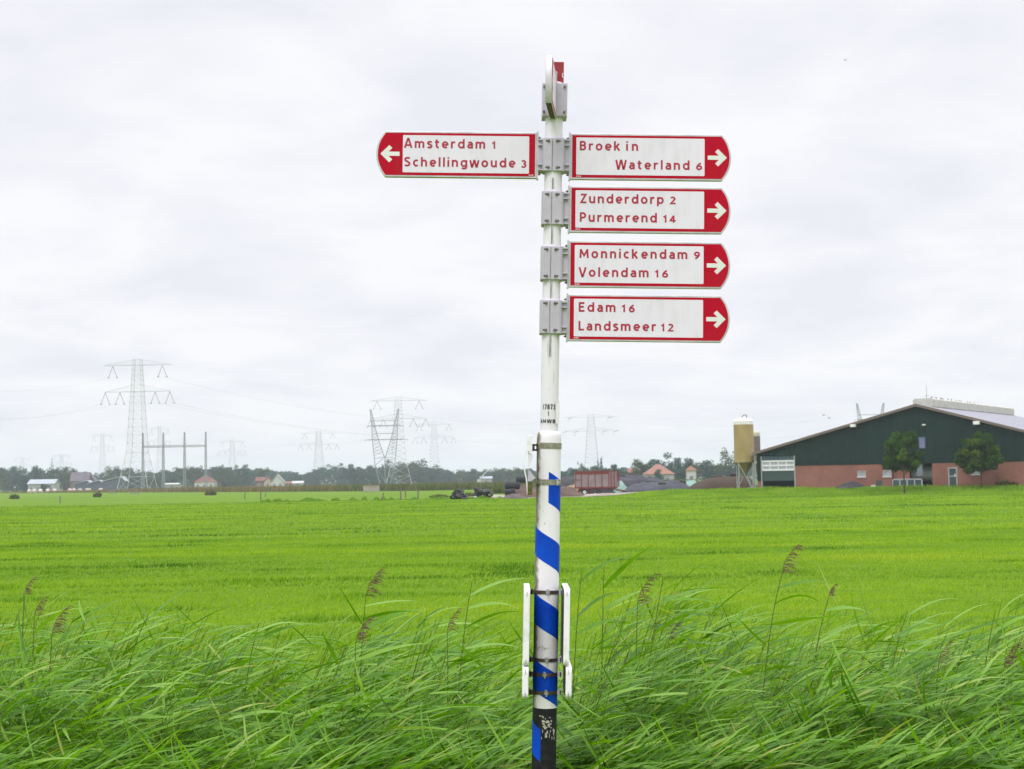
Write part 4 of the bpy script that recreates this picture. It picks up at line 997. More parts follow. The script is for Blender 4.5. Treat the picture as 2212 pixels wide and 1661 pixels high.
for px, py, lab in ((241.5, 1065, 'low grey hurdle below the farm sheds, the wider one'), (290, 1065.5, 'low grey hurdle below the tall pylon')):
    b = G(px, py + 3); e = MB()
    for z in (.25, .55, .85): e.box((-1.0, -.03, z - .05), (1.0, .03, z + .05))
    for x in (-.9, 0, .9): e.box((x - .05, -.05, -.1), (x + .05, .05, 1.0))
    o_ = e.build('hurdle', M['hurdle'], loc=(b.x, b.y, 0)); tag(o_, lab, 'hurdle')
# ------------------------------------------------------------------ lattice towers and lines
M['lattice'] = mat('tower_steel', (0.52, 0.54, 0.58), (0.44, 0.46, 0.5), .3, 0.6, 0.2)
M['latdark'] = mat('tower_steel_dark', (0.26, 0.30, 0.32), (0.22, 0.26, 0.28), .3, 0.6, 0.2)
M['insul'] = mat('insulator_glass', (0.20, 0.25, 0.25), None, 1, 0.3)
def square(h, hw): return [(-hw, -hw, h), (hw, -hw, h), (hw, hw, h), (-hw, hw, h)]
def lattice(mb, prof, rl, rd):
    """four legs through (z, half width) levels, with crossed bracing between levels"""
    for (z0, w0), (z1, w1) in zip(prof[:-1], prof[1:]):
        a, b = square(z0, w0), square(z1, w1)
        for i in range(4):
            mb.beam(a[i], b[i], rl, 4)
            j = (i + 1) % 4
            mb.beam(a[i], b[j], rd, 3); mb.beam(a[j], b[i], rd, 3); mb.beam(b[i], b[j], rd, 3)
def make_pylon(strain=False):
    e = empty('power_pylon', (0, 0, 0), None, None)
    zs = [0, 5.5, 11, 14.5, 18, 21, 24, 27, 30, 33, 35.2, 37.1, 39.6, 41.5, 43.3, 45.2, 47.0, 49.2]
    hw = lambda z: float(np.interp(z, [0, 14.5, 37, 49.2], [6.0, 3.2, 2.0, 1.35]))
    m = MB(); lattice(m, [(z, hw(z)) for z in zs], .11, .045)
    m.build('mast', M['lattice'], e)
    for z, zt_, half, xs_ in ((47.0, 49.0, 13.1, (-9.6, 9.6)), (37.1, 39.5, 12.9, (-12.5, -6.8, 6.8, 12.5))):
        a = MB()
        for y in (-1.1, 1.1):
            yy = lambda x: y * (1 - abs(x) / half * .8)
            a.beam((-half, y * .2, z), (0, y, z), .10, 4).beam((0, y, z), (half, y * .2, z), .10, 4)
            a.beam((-half, y * .2, z), (-hw(zt_), y, zt_), .05, 4).beam((hw(zt_), y, zt_), (half, y * .2, z), .05, 4)
        n = 9
        for s in (-1, 1):
            for k in range(1, n):
                x = s * (2 + (half - 2) * k / n); zt2 = z + (zt_ - z) * (1 - (abs(x) - 1.5) / (half - 1.5)); x2 = s * (2 + (half - 2) * (k - 1) / n)
                for y in (-.7, .7):
                    a.beam((x, y * (1 - k / n), z), (x2, y * (1 - (k - 1) / n), z + (zt_ - z) * (1 - (abs(x2) - 1.5) / (half - 1.5))), .025, 3)
        arm = a.build('crossarm', M['lattice'], e)
        for x in xs_:
            i_ = MB()
            if strain:
                i_.beam((x - 1.6, -1.5, z - 1.0), (x + .9, .5, z + .1), .17, 6); i_.tube([(x - 1.6, -1.5, z - 1.0), (x - 1.4, -.6, z - 3.2), (x - .6, .5, z - 3.4)], .06, 4)
            else:
                i_.beam((x, 0, z - .2), (x - 1.65, 0, z - 4.4), .10, 5).beam((x, 0, z - .2), (x + 1.65, 0, z - 4.4), .10, 5).box((x - 2.0, -.15, z - 4.65), (x - 1.35, .15, z - 4.35)).box((x + 1.35, -.15, z - 4.65), (x + 2.0, .15, z - 4.35))
            i_.build('insulator', M['insul'], arm)
    return e
pyA = make_pylon(); pyD = make_pylon(True)
PY = [(297, 776, 75, 550, 'tallest power pylon with two wide arms, left of the lattice gantry'),
      (862, 857, 62, 700, 'power pylon standing behind the V shaped tower at mid left'),
      (939, 911, 43.5, 860, 'power pylon second to the right of the V shaped tower, clear of its arms'),
      (689, 931, 41.5, 980, 'pale power pylon alone between the houses and the V shaped tower'),
      (221, 936, 25, 1150, 'faint power pylon left of the tallest one'),
      (502, 950, 30, 1150, 'faint power pylon right of the lattice gantry'),
      (345, 921, 24, 1000, 'faint power pylon seen behind the lattice gantry'),
      (47.5, 988, 20, 1500, 'very faint small pylon farthest left'),
      (132.5, 981, 22, 1500, 'very faint small pylon above the pointed cypress')]
rs = random.Random(1)
for i, (px, ytop, half, D, lab) in enumerate(PY):
    o = pyA if i == 0 else copy_tree(pyA)
    k = F / D; h = P(px, ytop, D).z
    o.location = (PX(px, D), D, 0); o.scale = (half / k / 13.1, half / k / 13.1, h / 49.2); o.rotation_euler = (0, 0, R(rs.uniform(-6, 6)))
    tag(o, lab, 'pylon', 'power pylons across the polder')
h = P(1278.5, 894.6, 800).z
pyD.location = (PX(1279, 800), 800, 0); pyD.scale = (57 / (F / 800) / 12.9, .9, h / 49.2); tag(pyD, 'power pylon with slanting insulators above the red trailer', 'pylon', 'power pylons across the polder')

def make_vtower():
    e = empty('lattice_vee_tower', (0, 0, 0), None, None)     # heights for D = 600 (5.33 px per metre)
    k = 600 / F
    X = lambda px: (px - 832) * k
    Z = lambda py: (1047 - py) * k
    m = MB()
    for s in (-1, 1):
        top = [(X(832 + s * 30), Z(878))]
        # outer and inner chord of the leaning lattice arm, in two planes
        inner = [(832 + s * 29.2, 878), (832 + s * 21, 914), (832 + s * 13.5, 944), (832 + s * 1.2, 982)]
        outer = [(832 + s * 31.2, 878), (832 + s * 28, 914), (832 + s * 27, 944), (832 + s * 21, 1000), (832 + s * 11, 1042)]
        I = lambda t: np.interp(t, [878, 914, 944, 982], [q[0] for q in inner])
        O = lambda t: np.interp(t, [878, 914, 944, 1000, 1042], [q[0] for q in outer])
        for y in (-.8, .8):
            for a, b in zip(inner[:-1], inner[1:]): m.beam((X(a[0]), y * .6, Z(a[1])), (X(b[0]), y, Z(b[1])), .11, 4)
            for a, b in zip(outer[:-1], outer[1:]): m.beam((X(a[0]), y * .6, Z(a[1])), (X(b[0]), y, Z(b[1])), .11, 4)
            tt = list(range(880, 984, 7))
            for q, (a, b) in enumerate(zip(tt[:-1], tt[1:])):
                m.beam((X(I(a)), y, Z(a)), (X(O(b)), y, Z(b)), .05, 3); m.beam((X(O(a)), y, Z(a)), (X(I(b)), y, Z(b)), .05, 3)
            m.beam((X(832 + s * 1.2), y, Z(982)), (X(832 + s * 21), y, Z(985)), .09, 3).beam((X(832 + s * 21), y, Z(1000)), (X(832), y, Z(982)), .07, 3).beam((X(832 + s * 21), y, Z(1000)), (X(832), y, Z(1036)), .06, 3)
    m.beam((0, 0, Z(982)), (0, 0, Z(1048)), .17, 5)
    m.build('lattice_arms', M['latdark'], e)
    for py, x0_, x1_, tk_ in ((914.5, 795, 874, .24), (944.6, 788, 882, .24)):
        b = MB()
        for y in (-.8, .8): b.beam((X(x0_), 0, Z(py + 1)), (X(x0_ + 9), y, Z(py)), tk_ * .6, 4).beam((X(x0_ + 9), y, Z(py)), (X(x1_ - 9), y, Z(py)), tk_, 4).beam((X(x1_ - 9), y, Z(py)), (X(x1_), 0, Z(py + 1)), tk_ * .6, 4)
        b.build('crossarm', M['latdark'], e)
    for py, x0_, x1_ in ((904, 805, 856), (931.5, 808, 855)):
        b = MB()
        for y in (-.8, .8): b.beam((X(x0_), y, Z(py)), (X(x1_), y, Z(py)), .12, 4)
        b.build('tie_beam', M['latdark'], e)
    return e
vt = make_vtower(); vt.location = (PX(832, 600), 600, 0); tag(vt, 'V shaped lattice tower with two crossarms above the wood at mid left', 'tower', 'V shaped lattice towers')
v2 = copy_tree(vt); v2.location = (PX(1884.5, 610), 610, P(1884.5, 870.5, 610).z - (1047 - 878) * 600 / F); v2.location.z = 0; v2.scale = (.97, 1, (P(1884.5, 870.5, 610).z) / ((1047 - 878) * 600 / F)); tag(v2, 'V shaped lattice tower rising from behind the barn roof', 'tower', 'V shaped lattice towers')

ga = empty('lattice_gantry', (PX(376, 500), 500, 0), 'lattice gantry of four thin masts joined by one beam at the left', 'gantry')
cx = [PX(a, 500) - PX(376, 500) for a in (308.6, 353, 398.8, 444.7)]
for x, a in zip(cx, (308.6, 353, 398.8, 444.7)):
    m = MB(); h = P(a, 934 - .016 * (a - 376), 500).z
    zs = np.linspace(0, h, 19)
    lattice(m, [(float(z), float(np.interp(z, [0, h * .3, h], [.50, .34, .18]))) for z in zs], .07, .04)
    m.build('mast', M['latdark'], ga, loc=(x, 0, 0))
zb1 = P(376, 964, 500).z
bm_ = MB()
for y in (-.3, .3):
    for z in (-.25, .25): bm_.beam((cx[0], y, zb1 + z), (cx[3], y, zb1 + z), .12, 4)
for i in range(24):
    xa = cx[0] + (cx[3] - cx[0]) * i / 24; xb = cx[0] + (cx[3] - cx[0]) * (i + 1) / 24
    for y in (-.3, .3): bm_.beam((xa, y, zb1 - .25), (xb, y, zb1 + .25), .05, 3)
bm_.build('crossbeam', M['latdark'], ga)

M['wire'] = mat('aluminium_wire', (0.45, 0.46, 0.5), None, 1, 0.6)
def wire(p0, p1, sag, r, label):
    p0 = Vector(p0); p1 = Vector(p1); n = 26
    pts = [p0.lerp(p1, i / n) - Vector((0, 0, sag * 4 * (i / n) * (1 - i / n))) - p0 for i in range(n + 1)]
    o_ = MB().tube(pts, r, 4).build('power_line', M['wire'], loc=p0); tag(o_, label, 'power line', 'power lines between the pylons')
A = lambda px, py, D: P(px, py, D)
W_ = [((241, 815, 550), (-30, 846, 520), 'wire from the upper left arm of the tallest pylon to the left edge'), ((225, 872, 550), (-30, 908, 520), 'wire from the lower left arm of the tallest pylon to the left edge'), ((258, 872, 550), (-30, 905, 525), 'second wire from the lower left arm of the tallest pylon'),
      ((353, 815, 550), (801, 900, 700), 'wire from the upper right arm of the tallest pylon to the V tower'), ((338, 870, 550), (806, 940, 700), 'inner wire from the lower right arm of the tallest pylon'), ((370, 870, 550), (822, 941, 700), 'outer wire from the lower right arm of the tallest pylon'),
      ((658, 958, 980), (500, 966, 900), 'wire running left from the pale pylon'), ((715, 958, 980), (795, 945, 600), 'wire from the pale pylon to the V tower'), ((886, 893, 700), (1232, 908, 800), 'wire passing behind the pole to the pylon above the trailer'), ((915, 938, 700), (1220, 946, 800), 'lower wire passing behind the pole to the pylon above the trailer'),
      ((1321, 908, 800), (1851, 899, 610), 'wire from the trailer side pylon towards the barn'), ((1334, 946, 800), (1862, 925, 610), 'lower wire from the trailer side pylon towards the barn')]
for (a, b, l) in W_: wire(A(*a), A(*b), 3.5 if 'behind' in l or 'barn' in l else 1.5, .03, l)

# ------------------------------------------------------------------ far houses and sheds
M['hwhite'] = mat('white_render', (0.48, 0.47, 0.46), None, .5, 0.8)
M['hcream'] = mat('cream_render', (0.42, 0.36, 0.27), None, .5, 0.8)
M['hgrey'] = mat('grey_wall', (0.34, 0.33, 0.34), None, .5, 0.8)
M['hblue'] = mat('dark_blue_shed', (0.05, 0.07, 0.11), (0.08, 0.09, 0.13), .3, 0.7)
M['hbrown'] = mat('brown_brick_far', (0.16, 0.10, 0.085), None, .5, 0.85)
M['rred'] = mat('red_tiles', (0.17, 0.065, 0.055), (0.14, 0.055, 0.05), .4, 0.8)
M['rorange'] = mat('orange_tiles', (0.26, 0.115, 0.07), (0.20, 0.095, 0.065), .4, 0.8)
M['rpale'] = mat('pale_roof', (0.34, 0.37, 0.43), None, .4, 0.6)
M['rdark'] = mat('slate_violet', (0.13, 0.11, 0.14), (0.10, 0.09, 0.11), .4, 0.8)
def house(name, px0, px1, yr, ye, yb, D, wall, roof, label, cat='house', axis='x', depth=None, windows=3, yaw=0, chimney=False, slope=0):
    """axis x: ridge runs across the view; y: gable faces the road. yr/ye/yb: ridge, eave and foot in the picture"""
    k = D / F; xa, xb = PX(px0, D), PX(px1, D); cx_ = (xa + xb) / 2; wd = (xb - xa) / 2
    mid = (px0 + px1) / 2; zr, ze = P(mid, yr, D).z, P(mid, ye, D).z
    e = empty(name, (cx_, D, 0), label, cat, rot=(0, 0, yaw)); dp = depth or wd * 1.4
    MB().box((-wd, 0, -.3), (wd, dp, ze)).build('wall', wall, e)
    r = MB(); ov = .35; t = .25
    if axis == 'x':
        poly = [(-ov, ze), (dp / 2, zr), (dp + ov, ze), (dp + ov, ze + t), (dp / 2, zr + t), (-ov, ze + t)]
        r.prism(poly, -wd - ov, wd + ov, lambda y, z, h: (h, y, z))
        g_ = MB().prism([(0, ze), (dp, ze), (dp / 2, zr)], -wd, -wd + .2, lambda y, z, h: (h, y, z)).prism([(0, ze), (dp, ze), (dp / 2, zr)], wd - .2, wd, lambda y, z, h: (h, y, z))
    elif axis == 'p':                             # four hipped slopes meeting in one short ridge
        e0, e1 = -ov, dp + ov; wa = wd + ov; rg_ = wd * .08
        r.add([(-wa, e0, ze), (wa, e0, ze), (wa, e1, ze), (-wa, e1, ze), (-rg_, dp / 2, zr), (rg_, dp / 2, zr)], [(0, 1, 5, 4), (1, 2, 5), (2, 3, 4, 5), (3, 0, 4), (3, 2, 1, 0)])
        g_ = None
    else:
        sx2 = slope * wd
        poly = [(-wd - ov, ze), (sx2, zr), (wd + ov, ze), (wd + ov, ze + t), (sx2, zr + t), (-wd - ov, ze + t)]
        r.prism(poly, -ov, dp + ov, xz)
        g_ = MB().prism([(-wd, ze), (wd, ze), (sx2, zr)], 0, .2, xz).prism([(-wd, ze), (wd, ze), (sx2, zr)], dp - .2, dp, xz)
    if g_: g_.build('gable', wall, e)
    ro = r.build('roof', roof, e)
    if chimney: MB().box((wd * .3, dp * .45, zr - .3), (wd * .3 + .8, dp * .45 + .8, zr + 1.2)).build('chimney', M['hbrown'], ro)
    for i in range(windows):
        x = -wd + 2 * wd * (i + .5) / windows
        wn = MB().box((x - .6, -.06, max(.8, ze * .3)), (x + .6, .05, max(.8, ze * .3) + 1.3)).build('window', M['hwhite'], e)
        MB().box((x - .5, -.09, max(.8, ze * .3) + .1), (x + .5, -.061, max(.8, ze * .3) + 1.2)).build('pane', M['glass'], wn)
    return e
house('farmhouse', 60, 117, 1036.5, 1046, 1058, 620, M['hgrey'], M['rpale'], 'long pale roofed farmhouse at the far left half hidden by bushes', windows=4)
house('farm_barn', 152, 190, 1021, 1040, 1052, 660, M['hbrown'], M['rdark'], 'farm barn with a steep violet slate roof left of the farm sheds', 'farm barn', windows=2)
house('brown_house', 176, 205, 1022, 1040, 1052, 690, M['hbrown'], M['rdark'], 'brown house with a small white gable behind the farm sheds', axis='y', windows=1)
house('farm_shed', 160, 196, 1039, 1045, 1054, 600, M['hblue'], M['rpale'], 'low dark shed with a slanting pale roof, left of two', 'shed', axis='y', windows=0, slope=.6)
house('farm_shed', 190, 224, 1038, 1045, 1054, 595, M['hblue'], M['rpale'], 'low dark shed with a slanting pale roof, between two sheds', 'shed', axis='y', windows=0, slope=.4)
house('farm_shed', 222, 268, 1030, 1040, 1054, 590, M['hblue'], M['rpale'], 'tallest dark blue shed with a slanting pale roof at the foot of the pylon', 'shed', axis='y', windows=0, slope=.7)
house('white_house', 420, 463, 1026, 1041, 1050, 640, M['hwhite'], M['rred'], 'white house with a red hipped roof under the right mast of the gantry', axis='p', windows=3, chimney=True)
house('red_house', 552.5, 580, 1031.5, 1040, 1049, 660, M['hbrown'], M['rred'], 'low house with a red roof left of the cream gabled house', windows=2)
house('cream_house', 571, 586, 1032, 1040, 1049, 655, M['hcream'], M['rred'], 'small house with a cream gable between a red roof and a white house', axis='y', windows=1)
house('white_gabled_house', 586, 612, 1025, 1042, 1049, 650, M['hwhite'], M['hgrey'], 'white house with a tall pointed gable right of the cream one', axis='y', windows=2)
house('orange_shed', 613, 628, 1041, 1045, 1050, 660, M['hbrown'], M['rorange'], 'low orange roofed shed right of the pointed white gable', 'shed', windows=1)
house('white_shed', 632, 654, 1040, 1044.5, 1049, 660, M['hgrey'], M['hwhite'], 'low white roofed shed standing alone right of the orange one', 'shed', windows=1)
house('white_shed', 356, 385, 1044.5, 1047, 1052, 640, M['hgrey'], M['hwhite'], 'flat white roof low between the masts of the gantry', 'shed', windows=1)
house('pale_shed', 1038, 1062, 1030, 1034.5, 1042, 680, M['hgrey'], M['rpale'], 'pale shed beside the white crane boom left of the pole', 'shed', windows=1)
house('orange_farmhouse', 1400, 1456, 1001.5, 1024, 1032, 400, M['hgrey'], M['rorange'], 'farmhouse with a big orange roof behind the grey silage clamps', axis='p', windows=2, depth=16)
house('small_red_house', 1483, 1504, 1006, 1016, 1028, 430, M['hwhite'], M['rorange'], 'small red roofed house among the trees right of the big orange roof', axis='p', windows=1)
house('small_orange_house', 1358, 1374, 1013, 1021, 1030, 470, M['hbrown'], M['rorange'], 'small orange roof just right of the red trailer', windows=1)
cr_ = empty('crane', (PX(1036, 680), 680, 0), 'white crane boom slanting over the pale shed left of the pole', 'crane')
MB().box((-1.6, -1, .0), (1.6, 1, 1.2)).box((-1.2, -.8, 1.2), (.6, .8, 2.6)).build('body', M['hwhite'], cr_)
q0 = P(1037, 1034, 680) - cr_.location; q1 = P(1051, 1018, 680) - cr_.location
MB().beam(q0, q1, .45, 4, .3).beam((0, 0, 1.2), q0, .4, 4).build('boom', M['hwhite'], cr_)
M['balewhite'] = mat('white_wrap', (0.62, 0.55, 0.53), (0.55, 0.42, 0.40), .6, 0.6)
bw0 = MB().lathe([(.72, -.6), (.8, -.5), (.82, 0), (.8, .5), (.72, .6)], 16).build('white_bale', M['balewhite'], smooth=True); first = True
for px in (105 / 1.0 * 0 + 64, 75, 88, 103, 118, 150.5, 159, 172.5, 188, 192.5, 218):
    o = bw0 if first else bw0.copy()
    if not first: COL.objects.link(o)
    first = False
    o.location = (PX(px, 560), 560, .75); o.rotation_euler = (R(90), 0, R(px)); o.scale = (.95,) * 3
    tag(o, 'small pale bale in the row at the meadow edge before the left farm', 'bale', 'pale bales before the left farm')

# ------------------------------------------------------------------ trees
def crown_np(seed, kind, n, size):
    """leaf clumps filling an uneven crown of unit height and unit width"""
    rs = np.random.RandomState(seed); V = []; rnd = []
    if kind == 'poplar': lobes = [(rs.uniform(-.12, .12), rs.uniform(-.12, .12), z, rs.uniform(.17, .27) * (1.05 - abs(z - .45) * 1.0), .13) for z in np.linspace(.12, .93, 15)]
    elif kind == 'cypress': lobes = [(rs.uniform(-.05, .05), rs.uniform(-.05, .05), z, .42 * (1.02 - z) + .03, .09) for z in np.linspace(.08, .97, 16)]
    elif kind == 'broad': lobes = [(rs.uniform(-.36, .36), rs.uniform(-.36, .36), rs.uniform(.12, .88), rs.uniform(.10, .20), rs.uniform(.08, .13)) for _ in range(26)]
    elif kind == 'airy': lobes = [(rs.uniform(-.3, .3), rs.uniform(-.3, .3), rs.uniform(.3, .9), rs.uniform(.10, .17), rs.uniform(.07, .11)) for _ in range(17)]
    elif kind == 'street':
        lobes = []
        for _ in range(52):
            t = rs.uniform(0, 2 * math.pi); u = rs.uniform(-1, 1); z = .645 + .295 * u; rr = .315 * math.sqrt(max(0, 1 - (u * .9) ** 2)) * rs.uniform(.6, 1.14) * (1.1 if u < 0 else .97)
            lobes.append((rr * math.cos(t), rr * math.sin(t), z, rs.uniform(.065, .125), rs.uniform(.045, .08)))
        lobes += [(rs.uniform(-.12, .12), rs.uniform(-.12, .12), rs.uniform(.48, .85), .15, .12) for _ in range(5)]
    else: lobes = [(rs.uniform(-.27, .27), rs.uniform(-.27, .27), rs.uniform(.08, .84), rs.uniform(.13, .23), rs.uniform(.09, .16)) for _ in range(22)]
    vol = np.array([l[3] ** 2 * l[4] for l in lobes]); pr = vol / vol.sum()
    idx = rs.choice(len(lobes), n, p=pr); lob = np.array(lobes)[idx]; lr = rs.rand(len(lobes))
    d = rs.normal(size=(n, 3)); d /= np.linalg.norm(d, axis=1)[:, None]
    rad = rs.rand(n) ** .33 * rs.uniform(.85, 1.15, n)
    c = np.stack([lob[:, 0] + d[:, 0] * lob[:, 3] * rad, lob[:, 1] + d[:, 1] * lob[:, 3] * rad, lob[:, 2] + d[:, 2] * lob[:, 4] * rad], 1)
    nrm = d + rs.normal(size=(n, 3)) * .7; nrm /= np.linalg.norm(nrm, axis=1)[:, None]
    a = np.cross(nrm, rs.normal(size=(n, 3))); a /= np.linalg.norm(a, axis=1)[:, None]; b = np.cross(nrm, a)
    s = size * rs.uniform(.6, 1.3, n)[:, None]
    q = np.stack([c - a * s, c - b * s * .55, c + a * s, c + b * s * .55], 1).reshape(-1, 3)
    f = np.arange(4 * n).reshape(n, 4)
    r = np.clip(lr[idx] * .7 + rs.rand(n) * .3, 0, 1)
    return q, f, np.repeat(r, 4)
M['leaf_far'] = leaf_mat('far_foliage', [(0, (0.010, 0.044, 0.040)), (.5, (0.022, 0.070, 0.058)), (1, (0.046, 0.098, 0.062))], .6, .2, .2)  # part of the blue of distance haze is mixed into these leaf colours
M['leaf_olive'] = leaf_mat('olive_foliage', [(0, (0.030, 0.060, 0.032)), (.5, (0.050, 0.086, 0.042)), (1, (0.090, 0.115, 0.052))], .6, .2, .2)
M['leaf_near'] = leaf_mat('tree_foliage', [(0, (0.013, 0.046, 0.004)), (.45, (0.031, 0.086, 0.007)), (.8, (0.068, 0.132, 0.012)), (1, (0.13, 0.13, 0.02))], .7, .3, .06)
M['bark'] = mat('bark', (0.09, 0.07, 0.05), (0.05, 0.04, 0.03), 8, 0.9)
def make_tree(kind, seed, n, size, leafm, tz=.3, tr=.028):
    e = empty('tree', (0, 0, 0), None, None)
    q, f, r = crown_np(seed, kind, n, size)
    np_mesh('crown', q, f, leafm, e, {'rnd': r})
    rs = random.Random(seed); t = MB()
    t.tube([(0, 0, -.02), (.004, 0, tz * .5), (.0, .004, tz), (.006, 0, tz + .22), (.0, 0, tz + .45)], [tr, tr * .85, tr * .75, tr * .5, tr * .15], 8)
    for i in range(7):
        a = rs.uniform(0, 6.28); z0 = tz + rs.uniform(-.03, .25); rr = rs.uniform(.14, .27)
        t.tube([(0, 0, z0), (rr * .5 * math.cos(a), rr * .5 * math.sin(a), z0 + .08), (rr * math.cos(a), rr * math.sin(a), z0 + .2)], [tr * .45, tr * .3, tr * .1], 5)
    t.build('trunk', M['bark'], e)
    return e
PROT = {}
for kd, n, sz in (('round', 2100, .036), ('broad', 1700, .034), ('poplar', 1100, .03), ('airy', 620, .026), ('cypress', 1400, .026)):
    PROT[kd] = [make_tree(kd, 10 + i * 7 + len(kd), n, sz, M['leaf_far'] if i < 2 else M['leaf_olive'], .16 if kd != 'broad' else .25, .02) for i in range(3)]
used = set()
def place_tree(kd, var, loc, wx_, h, label, group, rz):
    key = (kd, var)
    o = PROT[kd][var] if key not in used else copy_tree(PROT[kd][var])
    used.add(key); wid = {'poplar': .55, 'cypress': .8, 'street': .9}.get(kd, .95)
    o.location = loc; o.scale = (wx_ / wid, wx_ / wid, h); o.rotation_euler = (0, 0, rz); tag(o, label, 'tree', group)
    return o
rs = random.Random(77)
segs = {'a': ('hazy bluish tree in the far row left of the tallest pylon', 'trees behind the left farm'), 'b': ('hazy bluish tree in the far row behind the gantry and the white house', 'trees behind the gantry'),
        'c': ('hazy tree in the tall wood behind the V shaped tower', 'trees of the tall wood'), 'd': ('hazy tree in the lower row between the tall wood and the signpost', 'trees left of the signpost'), 'e': ('greyish green tree behind the silage clamps right of the trailer', 'trees behind the clamps'),
        'f': ('low bluish tree in the distant row behind the pointed white gable', 'low trees behind the white gable')}
T = [(-150, 1010, 40, 'a'), (-115, 1008, 38, 'a'), (-85, 1012, 36, 'a'), (-52, 1009, 38, 'a'), (-22, 1011, 38, 'a'), (8, 1009, 40, 'a'), (30, 1010, 36, 'a'), (50, 1008, 38, 'a'), (70, 1011, 36, 'a'), (86, 1006, 26, 'a'), (100, 1011, 32, 'a'), (124, 1009, 30, 'a'), (140, 1008, 32, 'a'), (158, 1012, 36, 'a'), (172, 1020, 28, 'a'), (190, 1024, 26, 'a'), (207, 1025, 26, 'a'), (228, 1021, 30, 'a'), (252, 1007, 44, 'a'), (272, 1012, 34, 'a'),
     (292, 1011, 34, 'b'), (312, 1017, 30, 'b'), (330, 1020, 32, 'b'), (346, 1016, 26, 'b'), (362, 1019, 28, 'b'), (378, 1011, 34, 'b'), (398, 1008, 36, 'b'), (418, 1007, 34, 'b'), (436, 1005, 34, 'b'), (455, 1008, 34, 'b'), (475, 1005, 28, 'b'), (490, 1009, 28, 'b'), (508, 1006, 28, 'b'), (522, 1004, 26, 'b'), (536, 1003, 26, 'b'), (552, 1008, 26, 'b'), (566, 1010, 26, 'b'),
     (584, 1018, 30, 'f'), (604, 1018, 32, 'f'), (626, 1019, 32, 'f'), (648, 1020, 32, 'f'), (668, 1020, 30, 'f'), (684, 1014, 26, 'f'),
     (700, 1006, 28, 'c'), (716, 1003, 28, 'c'), (733, 1002, 28, 'c'), (750, 1001, 28, 'c'), (768, 1002, 28, 'c'), (786, 1004, 28, 'c'), (803, 1005, 26, 'c'), (820, 1000, 30, 'c'), (838, 998, 30, 'c'), (856, 999, 30, 'c'), (874, 998, 32, 'c'), (893, 996, 34, 'c'), (912, 997, 32, 'c'), (928, 1002, 28, 'c'), (944, 1008, 28, 'c'), (958, 1013, 28, 'c'),
     (976, 1018, 28, 'd'), (994, 1015, 30, 'd'), (1012, 1013, 30, 'd'), (1030, 1016, 30, 'd'), (1048, 1014, 30, 'd'), (1066, 1012, 32, 'd'), (1084, 1011, 32, 'd'), (1102, 1013, 30, 'd'), (1120, 1010, 30, 'd'), (1138, 1007, 32, 'd'), (1154, 1012, 28, 'd'),
     (1216, 1011, 26, 'e'), (1234, 1014, 24, 'e'), (1244, 1016, 22, 'e'), (1268, 1008, 26, 'e'), (1286, 1006, 26, 'e'), (1362, 1004, 28, 'e'), (1380, 992, 34, 'e'), (1398, 994, 34, 'e'), (1418, 1010, 26, 'e'), (1456, 988, 34, 'e'), (1476, 990, 36, 'e'), (1496, 1000, 30, 'e'), (1514, 999, 34, 'e'), (1534, 994, 40, 'e'), (1552, 1001, 34, 'e'), (1580, 1002, 30, 'e')]
for i, (px, yt, wp, sgm) in enumerate(T):
    D = {'a': rs.uniform(690, 800), 'b': rs.uniform(700, 820), 'f': rs.uniform(820, 900), 'c': rs.uniform(720, 830), 'd': rs.uniform(760, 850), 'e': rs.uniform(430, 520)}[sgm]
    h = P(px, yt - 1.5, D).z; lab, grp = segs[sgm]
    kd = rs.choice(['round', 'round', 'broad'] if sgm != 'c' else ['round', 'poplar', 'round', 'airy'])
    place_tree(kd, rs.choice([0, 0, 1, 1, 2]), (PX(px, D), D, 0), wp * 1.3 * D / F, h * 1.06, lab, grp, rs.uniform(0, 6.28))
for px, yt, wp, D, kd, var, lab in ((112.3, 989.5, 17, 660, 'cypress', 0, 'dark pointed cypress standing above the trees at the far left'), (60, 1024, 30, 640, 'round', 1, 'round bush like tree before the pale roofed farmhouse'), (97, 1040, 20, 600, 'round', 0, 'low bush in front of the pale roofed farmhouse'),
                                    (487, 1034, 26, 640, 'round', 0, 'low green bush right of the white house with the red roof'), (506, 1030, 28, 650, 'broad', 2, 'rusty green bush tree further right of the white house'),
                                    (1254, 996, 20, 480, 'airy', 2, 'pale wispy tree left of the pylon above the trailer'), (1292, 993, 7, 500, 'poplar', 1, 'thin poplar at the foot of the trailer side pylon, the shorter one'), (1299.5, 989, 9.5, 490, 'poplar', 0, 'slim poplar at the foot of the trailer side pylon, the taller one'),
                                    (1320, 998.5, 38, 350, 'round', 0, 'dark round tree above the trailer, left of two'), (1338, 999, 36, 352, 'round', 1, 'dark round tree above the trailer, right of two'),
                                    (1436, 976.5, 58, 440, 'broad', 0, 'tallest broad tree with sky showing through above the orange roof'), (1421, 1011, 24, 370, 'round', 1, 'round tree hiding part of the big orange roof'), (1569, 972, 34, 470, 'poplar', 2, 'tall pale poplar left of the tan silo'), (1590, 974, 30, 480, 'poplar', 1, 'tall poplar half hidden by the tan silo')):
    place_tree(kd, var, (PX(px, D), D, 0), wp * 1.15 * D / F, P(px, yt - 1, D).z, lab, None, rs.uniform(0, 6))
for kd in PROT:                                   # a kind that found no place leaves nothing behind
    for v, e in enumerate(PROT[kd]):
        if (kd, v) not in used:
            for ch in list(e.children): bpy.data.objects.remove(ch)
            bpy.data.objects.remove(e)
